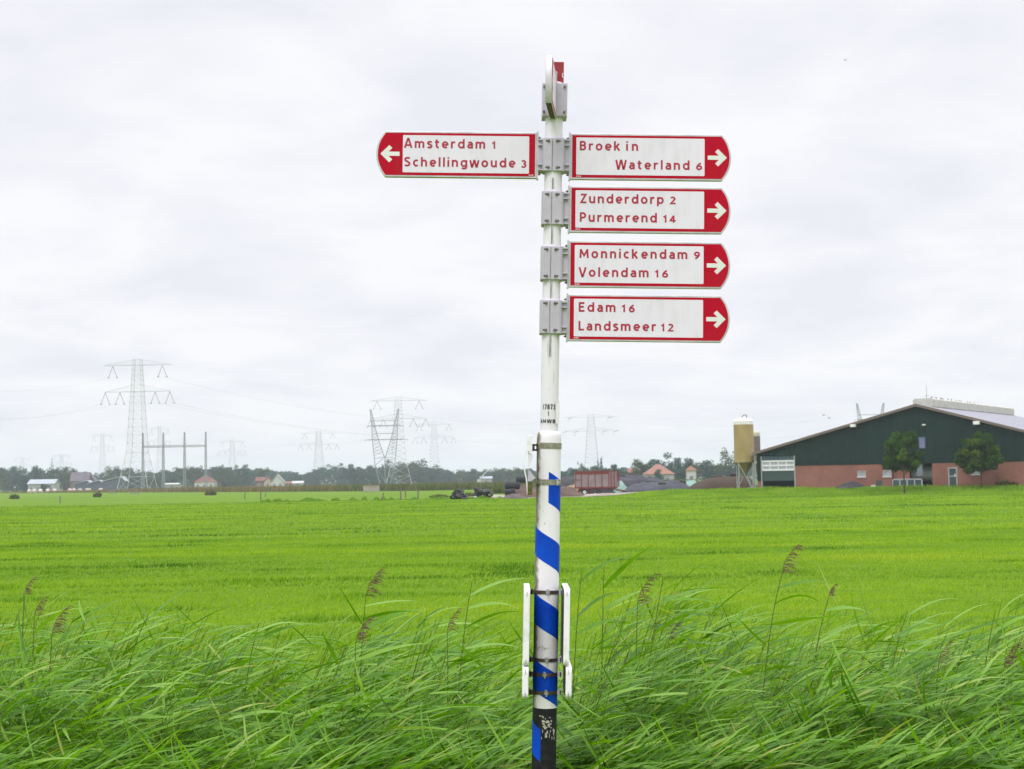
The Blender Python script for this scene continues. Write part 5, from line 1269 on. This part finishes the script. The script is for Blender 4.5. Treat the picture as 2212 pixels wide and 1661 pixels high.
# two young trees before the barn
for i, (px, yb, yt, wp, lab) in enumerate(((1953.7, 1068, 931, 98, 'young round crowned tree before the barn opening'), (2121, 1065.5, 930, 106, 'young round crowned tree before the entrance door side of the barn'))):
    q = G(px, yb)
    for _ in range(12): q = G(px, yb, ground_z(q.x, q.y))     # where the rising bank meets that line of sight
    h = P(px, yt, q.y).z - q.z
    e = make_tree('street', 31 + i * 5, 11000, .030, M['leaf_near'], .3, .017)
    e.location = (q.x, q.y, q.z); e.scale = (wp * q.y / F / .9, wp * q.y / F / .9, h); e.rotation_euler = (0, 0, i * 2.0); tag(e, lab, 'tree', 'young trees before the barn')

# far wood behind the row, a continuous mass
rsn = np.random.RandomState(3); nW = 21000
pxw = rsn.uniform(-620, 1640, nW); Dw = rsn.uniform(900, 960, nW)
topw = np.interp(pxw, [-80, 0, 180, 215, 250, 320, 400, 560, 640, 690, 900, 980, 1160, 1300, 1500, 1640], [1012, 1014, 1022, 1034, 1018, 1026, 1014, 1014, 1025, 1016, 1006, 1022, 1018, 1014, 1010, 1008]) + (vnoise(pxw * .11, pxw * 0, 5) - .5) * 9
hz = 1036 - .016 * (pxw - 1106)
ht = (hz - topw) * Dw / F + 2.2
zw_ = ht * rsn.rand(nW) ** .8; xw = (pxw - 1106) / F * Dw
c = np.stack([xw, Dw, zw_], 1); a = rsn.normal(size=(nW, 3)); a /= np.linalg.norm(a, axis=1)[:, None]; b = np.cross(a, rsn.normal(size=(nW, 3))); b /= np.linalg.norm(b, axis=1)[:, None]
s = rsn.uniform(.7, 1.6, nW)[:, None]
q = np.stack([c - a * s, c - b * s * .7, c + a * s, c + b * s * .7], 1).reshape(-1, 3)
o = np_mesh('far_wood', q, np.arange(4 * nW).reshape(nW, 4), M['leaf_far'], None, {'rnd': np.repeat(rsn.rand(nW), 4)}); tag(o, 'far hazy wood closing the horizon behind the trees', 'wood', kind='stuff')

# tan reed bank along the far ditch
def blades(name, x, y, z, hgt, wid, lean, m, label, cat, rnd=None, seed=0):
    rs_ = np.random.RandomState(seed); n = len(x); az = rs_.uniform(0, 2 * np.pi, n)
    dxw, dyw = np.cos(az) * wid, np.sin(az) * wid
    lx = lean * hgt * rs_.uniform(.3, 1.4, n) + rs_.normal(size=n) * .25 * hgt; ly = rs_.normal(size=n) * .3 * hgt
    q = np.stack([np.stack([x - dxw, y - dyw, z], 1), np.stack([x + dxw, y + dyw, z], 1), np.stack([x + lx, y + ly, z + hgt], 1)], 1).reshape(-1, 3)
    r = rs_.rand(n) if rnd is None else rnd
    o_ = np_mesh(name, q, np.arange(3 * n).reshape(n, 3), m, None, {'rnd': np.repeat(r, 3)})
    return tag(o_, label, cat, kind='stuff')
M['tanreed'] = leaf_mat('tan_reed', [(0, (0.10, 0.115, 0.025)), (.5, (0.18, 0.15, 0.05)), (1, (0.26, 0.18, 0.075))], .8, .3, .1)
M['greenreed'] = leaf_mat('green_reed', [(0, (0.05, 0.085, 0.018)), (.5, (0.09, 0.125, 0.025)), (1, (0.19, 0.16, 0.05))], .8, .3, .1)
n = 38000; pxb = rsn.uniform(-620, 1500, n)
Db = np.interp(pxb, [-60, 0, 200, 400, 600, 900, 1200, 1500], [620, 600, 520, 440, 385, 335, 360, 330]) + rsn.uniform(0, 14, n)
xb_ = (pxb - 1106) / F * Db
hb = np.interp(pxb, [-60, 0, 240, 400, 600, 760, 1200, 1500], [.5, .6, 1.1, 1.7, 1.6, 1.7, 1.8, 1.6]) * rsn.uniform(.6, 1.15, n)
k1 = pxb < 690 + 80 * (rsn.rand(n) - .5) * 2
blades('reed_bank', xb_[k1], Db[k1], 0 * xb_[k1], hb[k1], .16, .1, M['tanreed'], 'tan dry reed bank along the far ditch on the left', 'reed bank', seed=1)
blades('reed_bank', xb_[~k1], Db[~k1], 0 * xb_[~k1], hb[~k1], .16, .1, M['greenreed'], 'green weedy bank along the far ditch towards the signpost', 'reed bank', seed=2)
# weeds by the yard edge, and bushes in the meadow
M['weed'] = leaf_mat('weed', [(0, (0.06, 0.11, 0.012)), (.6, (0.12, 0.17, 0.02)), (1, (0.24, 0.19, 0.05))], .7, .3, .1)
def shrub(px, py, wp, hp, label, m, D=None, n=500, seed=1, name='weed_bush'):
    q = G(px, py) if D is None else on(PX(px, D), D)
    k = q.y / F; rs_ = np.random.RandomState(seed); w_, h_ = wp * k, hp * k
    az = rs_.uniform(0, 6.28, n); rad = rs_.rand(n) ** .6 * w_ / 2
    x = np.cos(az) * rad; y = np.sin(az) * rad * .6; hh = h_ * (1 - (rad / (w_ / 2)) ** 2 * .6) * rs_.uniform(.5, 1.05, n)
    lx = rs_.normal(size=n) * .35 * hh; wd = .06 * h_ + .03
    a = rs_.uniform(0, 6.28, n)
    V = np.stack([np.stack([x - np.cos(a) * wd, y - np.sin(a) * wd, hh * .2], 1), np.stack([x + lx, y, hh], 1), np.stack([x + np.cos(a) * wd, y + np.sin(a) * wd, hh * .5], 1), np.stack([x * .6, y * .6, 0 * x], 1)], 1).reshape(-1, 3)
    o_ = np_mesh(name, V, np.arange(4 * n).reshape(n, 4), m, None, {'rnd': np.repeat(rs_.rand(n), 4)}); o_.location = q
    return tag(o_, label, 'bush')
shrub(30.5, 1078, 22, 13, 'small bush in the meadow at the far left edge', M['greenreed'], n=220, seed=3)
shrub(210, 1074, 18, 13, 'small bush in the meadow below the farm sheds', M['greenreed'], n=220, seed=4)
shrub(455, 1070, 26, 15, 'wider bush in the meadow below the white house', M['greenreed'], n=260, seed=5)
shrub(2187, 1061, 76, 24, 'brownish bush against the barn wall at the right edge', leaf_mat('brown_weed', [(0, (0.09, 0.10, 0.02)), (.5, (0.16, 0.12, 0.03)), (1, (0.10, 0.15, 0.02))], .7, .3, .1), D=157, n=700, seed=6)
shrub(950, 1075, 50, 9, 'yellowish weeds left of the lone tyre heap', M['weed'], n=300, seed=7)
shrub(1013, 1073, 26, 12, 'green weeds between the two tyre heaps', M['weed'], n=220, seed=8)
shrub(1076, 1066, 40, 17, 'tall yellow green weeds between the wide tyre heap and the black bales', M['weed'], n=380, seed=9)
shrub(1489, 1067, 14, 13, 'weed tuft at the left foot of the brown silage heap', M['weed'], n=160, seed=10)
shrub(1425, 1071, 40, 8, 'green weed strip in front of the pale grey clamp', M['weed'], n=260, seed=12)
# ------------------------------------------------------------------ meadow grass: blades over the nearer field
M['grass'] = leaf_mat('meadow_grass', [(0, (0.050, 0.130, 0.010)), (.3, (0.138, 0.280, 0.015)), (.6, (0.235, 0.390, 0.022)), (1, (0.38, 0.45, 0.05))], .7, .4, .05)
rg = np.random.RandomState(12)
def grass(n, d0, d1, name, label, hk=1.0, wk=1.0, seed=0):
    D = rg.uniform(d0, d1, n); x = (rg.rand(n) - .5) * (D * 1.02 + 8)
    z = np.zeros(n)
    n1_ = vnoise(x * .10 + 40, D * .36 + 9, 21); n2_ = vnoise(x * .38 + 7, D * 1.1, 22); n3_ = vnoise(x * 1.5, D * 3.1, 23)
    t = .45 * n1_ + .33 * n2_ + .22 * n3_
    tuft = np.clip((t - .5) * 3.2, -1, 1)
    h = (.035 + .045 * np.clip(tuft, 0, 1) + .035 * rg.rand(n)) * hk
    wdt = (.0045 + .00026 * D) * wk * rg.uniform(.7, 1.3, n)
    dark = vnoise(x * .33 + 90, D * .8 + 31, 31)
    r = np.clip(.52 + .85 * (t - .5) + .36 * (rg.rand(n) - .5) - .7 * np.clip(dark - .70, 0, 1) * 2, 0, 1)
    h = h * (1 + 1.1 * np.clip(dark - .70, 0, 1) * 3)
    return blades(name, x, D, z - .01, h, wdt, .35, M['grass'], label, 'grass', r, seed)
grass(340000, 13, 60, 'meadow_grass', 'short bright green meadow grass behind the reeds', seed=5)
grass(250000, 60, 175, 'meadow_grass', 'bright green meadow grass towards the barn', 1.25, 1.25, seed=6)
# ranker grass on the bank before the barn
n = 26000; ss = rg.uniform(-14, 33, n); tt = rg.uniform(-10.5, -.6, n)
bx = B0.x + U.x * ss + V_.x * tt; by = B0.y + U.y * ss + V_.y * tt
bz = np.array([ground_z(float(a), float(b)) for a, b in zip(bx, by)])
blades('bank_grass', bx, by, bz - .02, rg.uniform(.12, .38, n) * (.5 + vnoise(ss * .5, tt * .7, 8)), .05, .2, M['grass'], 'rank green grass on the low bank before the barn', 'grass', np.clip(.3 + .5 * vnoise(ss * .4, tt * .6, 9) + .25 * (rg.rand(n) - .5), 0, 1), 7)
n = 16000; px_ = rg.uniform(560, 1110, n); Dd = 177 + rg.normal(size=n) * 1.2 + 3 * vnoise(px_ * .03, px_ * 0, 4)
xx = (px_ - 1106) / F * Dd
blades('ditch_grass', xx, Dd, 0 * xx, rg.uniform(.1, .4, n) * vnoise(px_ * .12, px_ * 0, 6) * 1.6, .05, .2, M['grass'], 'darker grass along the meadow ditch at the posts', 'grass', np.clip(.05 + .5 * rg.rand(n), 0, 1), 8)

# ------------------------------------------------------------------ reeds by the road
M['reed'] = leaf_mat('reed_leaf', [(0, (0.024, 0.090, 0.003)), (.3, (0.066, 0.190, 0.005)), (.62, (0.142, 0.315, 0.015)), (.88, (0.24, 0.42, 0.06)), (1, (0.34, 0.39, 0.08))], .42, .38, .36)
M['stem'] = leaf_mat('reed_stem', [(0, (0.05, 0.11, 0.015)), (.6, (0.12, 0.17, 0.03)), (1, (0.22, 0.20, 0.06))], .5, .05, .3)
M['plume'] = leaf_mat('reed_plume', [(0, (0.09, 0.055, 0.038)), (.6, (0.18, 0.125, 0.075)), (1, (0.30, 0.24, 0.13))], .8, .25, .1)
SEG = 6
def leaf_ribbons(o, d, L_, W, droop, rs_, twist):
    """many leaf blades at once: origin o, start direction d (n,3), length, width, droop"""
    n = len(o); V = []
    pos = o.copy(); dirv = d.copy()
    prof = [.45, .85, 1.0, .90, .66, .36, .03]
    for k in range(SEG + 1):
        side0 = np.cross(dirv, np.array([0, 0, 1.0])[None]); side0 /= np.linalg.norm(side0, axis=1)[:, None] + 1e-9
        nor0 = np.cross(side0, dirv); tw = twist * (1 - .12 * k)
        side = side0 * np.cos(tw)[:, None] + nor0 * np.sin(tw)[:, None]
        w_ = (W * prof[k])[:, None]
        V.append(np.stack([pos - side * w_, pos + side * w_], 1))
        pos = pos + dirv * (L_ / SEG)[:, None]
        dirv = dirv + np.stack([.06 * np.ones(n), np.zeros(n), -droop * (.25 + .24 * k)], 1); dirv /= np.linalg.norm(dirv, axis=1)[:, None]
    V = np.stack(V, 1).reshape(n, (SEG + 1) * 2, 3)
    base = (np.arange(n) * (SEG + 1) * 2)[:, None]
    f = []
    for k in range(SEG): f.append(np.stack([base[:, 0] + 2 * k, base[:, 0] + 2 * k + 1, base[:, 0] + 2 * k + 3, base[:, 0] + 2 * k + 2], 1))
    return V.reshape(-1, 3), np.concatenate(f, 0), (SEG + 1) * 2
def stem_points(b, h, lean, n=7):
    t = np.linspace(0, 1, n)
    return np.stack([b[:, None, 0] + lean[:, None, 0] * h[:, None] * t[None] ** 1.7, b[:, None, 1] + lean[:, None, 1] * h[:, None] * t[None] ** 1.7, b[:, None, 2] + h[:, None] * (t - .06 * t ** 2)[None]], 2)
def stem_tubes(SP, r0, r1):
    n, m, _ = SP.shape; V = []; 
    for k in range(m):
        r = r0 + (r1 - r0) * k / (m - 1)
        for a in (0, 2.09, 4.19): V.append(SP[:, k] + np.array([math.cos(a) * r, math.sin(a) * r, 0])[None])
    V = np.stack(V, 1).reshape(-1, 3); base = np.arange(n) * m * 3; f = []
    for k in range(m - 1):
        for a in range(3): f.append(np.stack([base + 3 * k + a, base + 3 * k + (a + 1) % 3, base + 3 * k + 3 + (a + 1) % 3, base + 3 * k + 3 + a], 1))
    return V, np.concatenate(f, 0)
def twists(n, rs_): return np.where(rs_.rand(n) < .62, -rs_.uniform(.25, 1.25, n), rs_.uniform(.2, 1.2, n))
def leaf_dirs(n, rs_, up_lo=.06, up_hi=.85, spread=.42):
    az = rs_.normal(size=n) * spread; el = rs_.uniform(up_lo, up_hi, n)
    return np.stack([np.cos(az) * np.cos(el), np.sin(az) * np.cos(el), np.sin(el)], 1)
def reed_bed(n, y0, y1, hlo, hhi, seed, top_fn):
    rs_ = np.random.RandomState(seed)
    y = rs_.uniform(y0, y1, n); x = (rs_.rand(n) - .5) * (y * .92 + 1.2)
    keep = ~((np.abs(x - base.x) < .12) & (y < 6.75)); x, y = x[keep], y[keep]; n = len(x)
    gz_ = np.array([ground_z(0, float(q)) for q in y])
    b = np.stack([x, y, gz_ - .02], 1)
    cl_ = vnoise(x * 1.6 + 50, y * 1.2, seed)
    topz = top_fn(x, y) * (.50 + .56 * rs_.rand(n) ** .75) + .12 * (cl_ - .5)
    h = np.clip(topz - gz_, .35, 1.9)
    lean = np.stack([.14 + .12 * rs_.rand(n) + .1 * (cl_ - .5), rs_.normal(size=n) * .07], 1)
    SP = stem_points(b, h, lean)
    V, f = stem_tubes(SP, .0034, .0014)
    nl = 10
    t = (np.arange(nl)[None] + rs_.uniform(.1, .9, (n, nl))) / nl * .80 + .19
    idx = t * (SP.shape[1] - 1); i0 = np.minimum(idx.astype(int), SP.shape[1] - 2); fr_ = (idx - i0)[..., None]
    o = SP[np.arange(n)[:, None], i0] * (1 - fr_) + SP[np.arange(n)[:, None], i0 + 1] * fr_
    o = o.reshape(-1, 3); N_ = len(o)
    d = leaf_dirs(N_, rs_, -.05, .85, .42)
    back = rs_.rand(N_) < .10; d[back, 0] *= -.5; d /= np.linalg.norm(d, axis=1)[:, None]
    L_ = rs_.uniform(.22, .50, N_) * (1 - .25 * t.reshape(-1) ** 2); W = rs_.uniform(.0030, .0105, N_)
    lv, lf, per = leaf_ribbons(o, d, L_, W, rs_.uniform(.0, .20, N_), rs_, twists(N_, rs_))
    r = np.clip(.62 * rs_.rand(N_) + .33 * np.repeat(rs_.rand(n), nl) + .20 * t.reshape(-1) - .08, 0, .97)
    r[rs_.rand(N_) < .008] = 1.0
    return V, f, rs_.rand(n), lv, lf, r, per
parts_ = []
def top_fn(x, y):
    px = 1106 + x / y * F
    # skyline of the bed as the photograph shows it, turned into a height at that distance
    ysk = np.interp(px, [-60, 40, 180, 300, 420, 560, 700, 820, 960, 1060, 1120, 1180, 1240, 1330, 1430, 1540, 1640, 1740, 1880, 2000, 2120, 2280], [1325, 1330, 1350, 1335, 1380, 1350, 1345, 1325, 1355, 1390, 1420, 1390, 1275, 1270, 1300, 1345, 1350, 1300, 1330, 1330, 1310, 1315])
    hz_ = 1036 - .016 * (px - 1106)
    return 2.2 - (ysk - hz_) / F * 8.4
vs_, fs_, rs2, lvs, lfs, lrs = [], [], [], [], [], []
off = loff = 0
for (n, y0, y1, seed) in ((2100, 7.6, 9.6, 1), (1700, 6.95, 7.7, 2), (1150, 6.55, 7.0, 3)):
    fn = top_fn if seed == 1 else ((lambda x, y: top_fn(x, y) - .20) if seed == 2 else (lambda x, y: top_fn(x, y) * 0 + .98))
    V, f, r, lv, lf, lr_, per = reed_bed(n, y0, y1, 0, 0, seed, fn)
    vs_.append(V); fs_.append(f + off); off += len(V); rs2.append(np.repeat(r, 21))
    lvs.append(lv); lfs.append(lf + loff); loff += len(lv); lrs.append(np.repeat(lr_, per))
bed = np_mesh('reed_bed', np.concatenate(lvs), np.concatenate(lfs), M['reed'], None, {'rnd': np.concatenate(lrs)}, smooth=True)
tag(bed, 'dense bed of green reeds bent to the right by the wind along the road', 'reeds', kind='stuff')
st_ = np_mesh('reed_stems', np.concatenate(vs_), np.concatenate(fs_), M['stem'], bed, {'rnd': np.concatenate(rs2)}); st_['kind'] = 'stuff'
# low rank grass between the reeds and the road
n = 16000; y = rg.uniform(6.3, 7.6, n); x = (rg.rand(n) - .5) * (y * .76 + .5)
blades('verge_grass', x, y, np.array([ground_z(0, float(q)) for q in y]) - .02, rg.uniform(.12, .34, n), .006, .3, M['reed'], 'low rank grass at the foot of the reeds by the road', 'grass', np.clip(rg.rand(n) * .5, 0, 1), 9)

def single_reed(base_px, top_px, D, leaves, plume, label, seed, big=1.0):
    """one reed standing clear of the bed: stem through two picture points at distance D, its leaves and its plume"""
    rs_ = np.random.RandomState(seed)
    q0 = P(*base_px, D); q1 = P(*top_px, D); gzz = ground_z(0, D)
    root = Vector((q0.x - (q1.x - q0.x) * .12 - .03, D, gzz)); e = empty('reed', root, label, 'reed', 'reeds standing clear of the bed')
    pts = []
    for k in range(10):
        t = k / 9; a = Vector((0, 0, 0)); m_ = q0 - root; b_ = q1 - root
        pts.append(a * (1 - t) ** 2 + m_ * 2 * t * (1 - t) * .9 + Vector((0, 0, m_.z * .2 * t * (1 - t))) + b_ * t * t)
    SP = np.array([[tuple(v) for v in pts]])
    V, f = stem_tubes(SP, .0052, .0024); np_mesh('stem', V, f, M['stem'], e, {'rnd': np.full(len(V), .55)})
    for i in range(leaves):
        t = .42 + .56 * (i + .5) / leaves + rs_.uniform(-.02, .02); idx = t * 9; i0 = min(int(idx), 8); o = SP[0, i0] * (1 - (idx - i0)) + SP[0, i0 + 1] * (idx - i0)
        d = leaf_dirs(1, rs_, .15, .80, .35)
        L_ = np.array([rs_.uniform(.26, .42) * (1.05 - .35 * abs(t - .75))]) * big; W = np.array([rs_.uniform(.010, .0155)])
        lv, lf, per = leaf_ribbons(o[None], d, L_, W, rs_.uniform(.02, .26, 1), rs_, twists(1, rs_))
        np_mesh('leaf', lv, lf, M['reed'], e, {'rnd': np.full(len(lv), rs_.uniform(.35, .9))}, smooth=True)
    if plume:
        n = 24 if plume > .75 else 15; tip = SP[0, 9]; pv = []; pf = []
        plume *= .88; Lp = .22 * plume
        for k in range(n):
            u = (k + rs_.rand()) / n; c0 = np.array(tip) + np.array([.10 * u ** 2 * plume, 0, Lp * u * .80])
            ln = (.115 * (1 - u * .45) * rs_.uniform(.55, 1.15)) * plume; d = np.array([.85, rs_.normal() * .4, .75 - .5 * rs_.rand()]); d /= np.linalg.norm(d)
            prev = c0
            for s_ in range(5):
                nxt = prev + d * ln / 5; d = d + np.array([.16, 0, -.36 * (1 - .4 * u)]); d /= np.linalg.norm(d)
                ww = [.0008, .0016, .0023, .0022, .0014, .0004]
                b0 = len(pv); pv += [prev + [0, 0, ww[s_]], prev - [0, 0, ww[s_]], nxt - [0, 0, ww[s_ + 1]], nxt + [0, 0, ww[s_ + 1]]]; pf.append([b0, b0 + 1, b0 + 2, b0 + 3]); prev = nxt
        np_mesh('seed_head', np.array(pv), np.array(pf), M['plume'], e, {'rnd': np.repeat(rs_.rand(len(pf)), 4)})
        np_mesh('seed_axis', *stem_tubes(np.array([[tip, tip + np.array([.025 * plume, 0, Lp * .4]), tip + np.array([.10 * plume, 0, Lp * .8])]]), .0014, .0007), M['plume'], e, {'rnd': np.full(9, .4)})
for i, a in enumerate((
    ((1642, 1420), (1688, 1242), 7.8, 6, 1.0, 'tallest reed right of the pole with a dark brown plume'),
    ((1374, 1420), (1377, 1305), 7.7, 1, .95, 'reed with an upright brown plume between the pole and the tallest reed'),
    ((1388, 1480), (1432, 1250), 7.6, 8, 0, 'leafy reed without a plume rising highest just right of the pole'),
    ((776, 1440), (790, 1290), 7.7, 7, .95, 'leafy reed with a drooping plume in the clump left of the pole'),
    ((768, 1470), (768, 1390), 7.5, 2, .8, 'short plume reed at the foot of the left clump'),
    ((986, 1430), (1020, 1255), 7.8, 6, 0, 'leafy reed nearest the pole on its left side, without a plume'),
    ((970, 1440), (966, 1362), 7.7, 1, .7, 'small brown plume just under the leafy reed left of the pole'),
    ((48, 1400), (52, 1285), 7.9, 2, .6, 'thin plume highest of those at the left edge'),
    ((72, 1420), (74, 1330), 7.8, 2, .6, 'thin brown plume at the left edge, second in height'),
    ((108, 1440), (112, 1370), 7.6, 2, .85, 'drooping pale brown plume at the lower left'),
    ((1236, 1430), (1256, 1235), 7.9, 7, 0, 'leafy reed close behind the right side board of the pole'),
    ((1300, 1460), (1304, 1230), 8.0, 5, 0, 'thin leafy reed second to the right of the pole'),
    ((1440, 1440), (1444, 1385), 7.7, 1, .6, 'small plume low in the bed right of the leafy reed'),
    ((1740, 1450), (1790, 1290), 7.9, 6, .45, 'slender reed with a thin pale plume right of the tallest one'),
    ((2022, 1470), (2028, 1432), 7.5, 1, .7, 'broad brown plume low in the bed at the right'),
    ((2160, 1480), (2168, 1445), 7.5, 1, .8, 'brown plume lying over at the right edge'),
    ((1900, 1500), (1960, 1320), 7.7, 7, 0, 'tall leafy reed bending right under the first barn tree'),
    ((2110, 1500), (2150, 1320), 7.7, 7, 0, 'tall leafy reed at the right edge of the bed'),
    ((520, 1470), (560, 1345), 7.7, 6, 0, 'leafy reed bending right in the middle of the left bed'),
    ((250, 1450), (320, 1330), 7.7, 7, 0, 'leafy reed standing highest in the left bed'))):
    single_reed(*a, seed=100 + i)

# ------------------------------------------------------------------ the air: pale haze over the polder
hm = bpy.data.materials.new('haze'); hm.use_nodes = True
t = hm.node_tree; t.nodes.clear(); oo = N(t, 'ShaderNodeOutputMaterial'); pv_ = N(t, 'ShaderNodeVolumePrincipled')
pv_.inputs['Color'].default_value = (0.81, 0.83, 1.0, 1); pv_.inputs['Density'].default_value = 0.00026; pv_.inputs['Anisotropy'].default_value = 0.1
lk(t, pv_.outputs[0], oo.inputs['Volume'])
o = MB().box((-6100, -500, -1.2), (6100, 7100, 64)).build('haze', hm); tag(o, 'pale haze lying over the polder', kind='stuff')
bpy.context.view_layer.update()
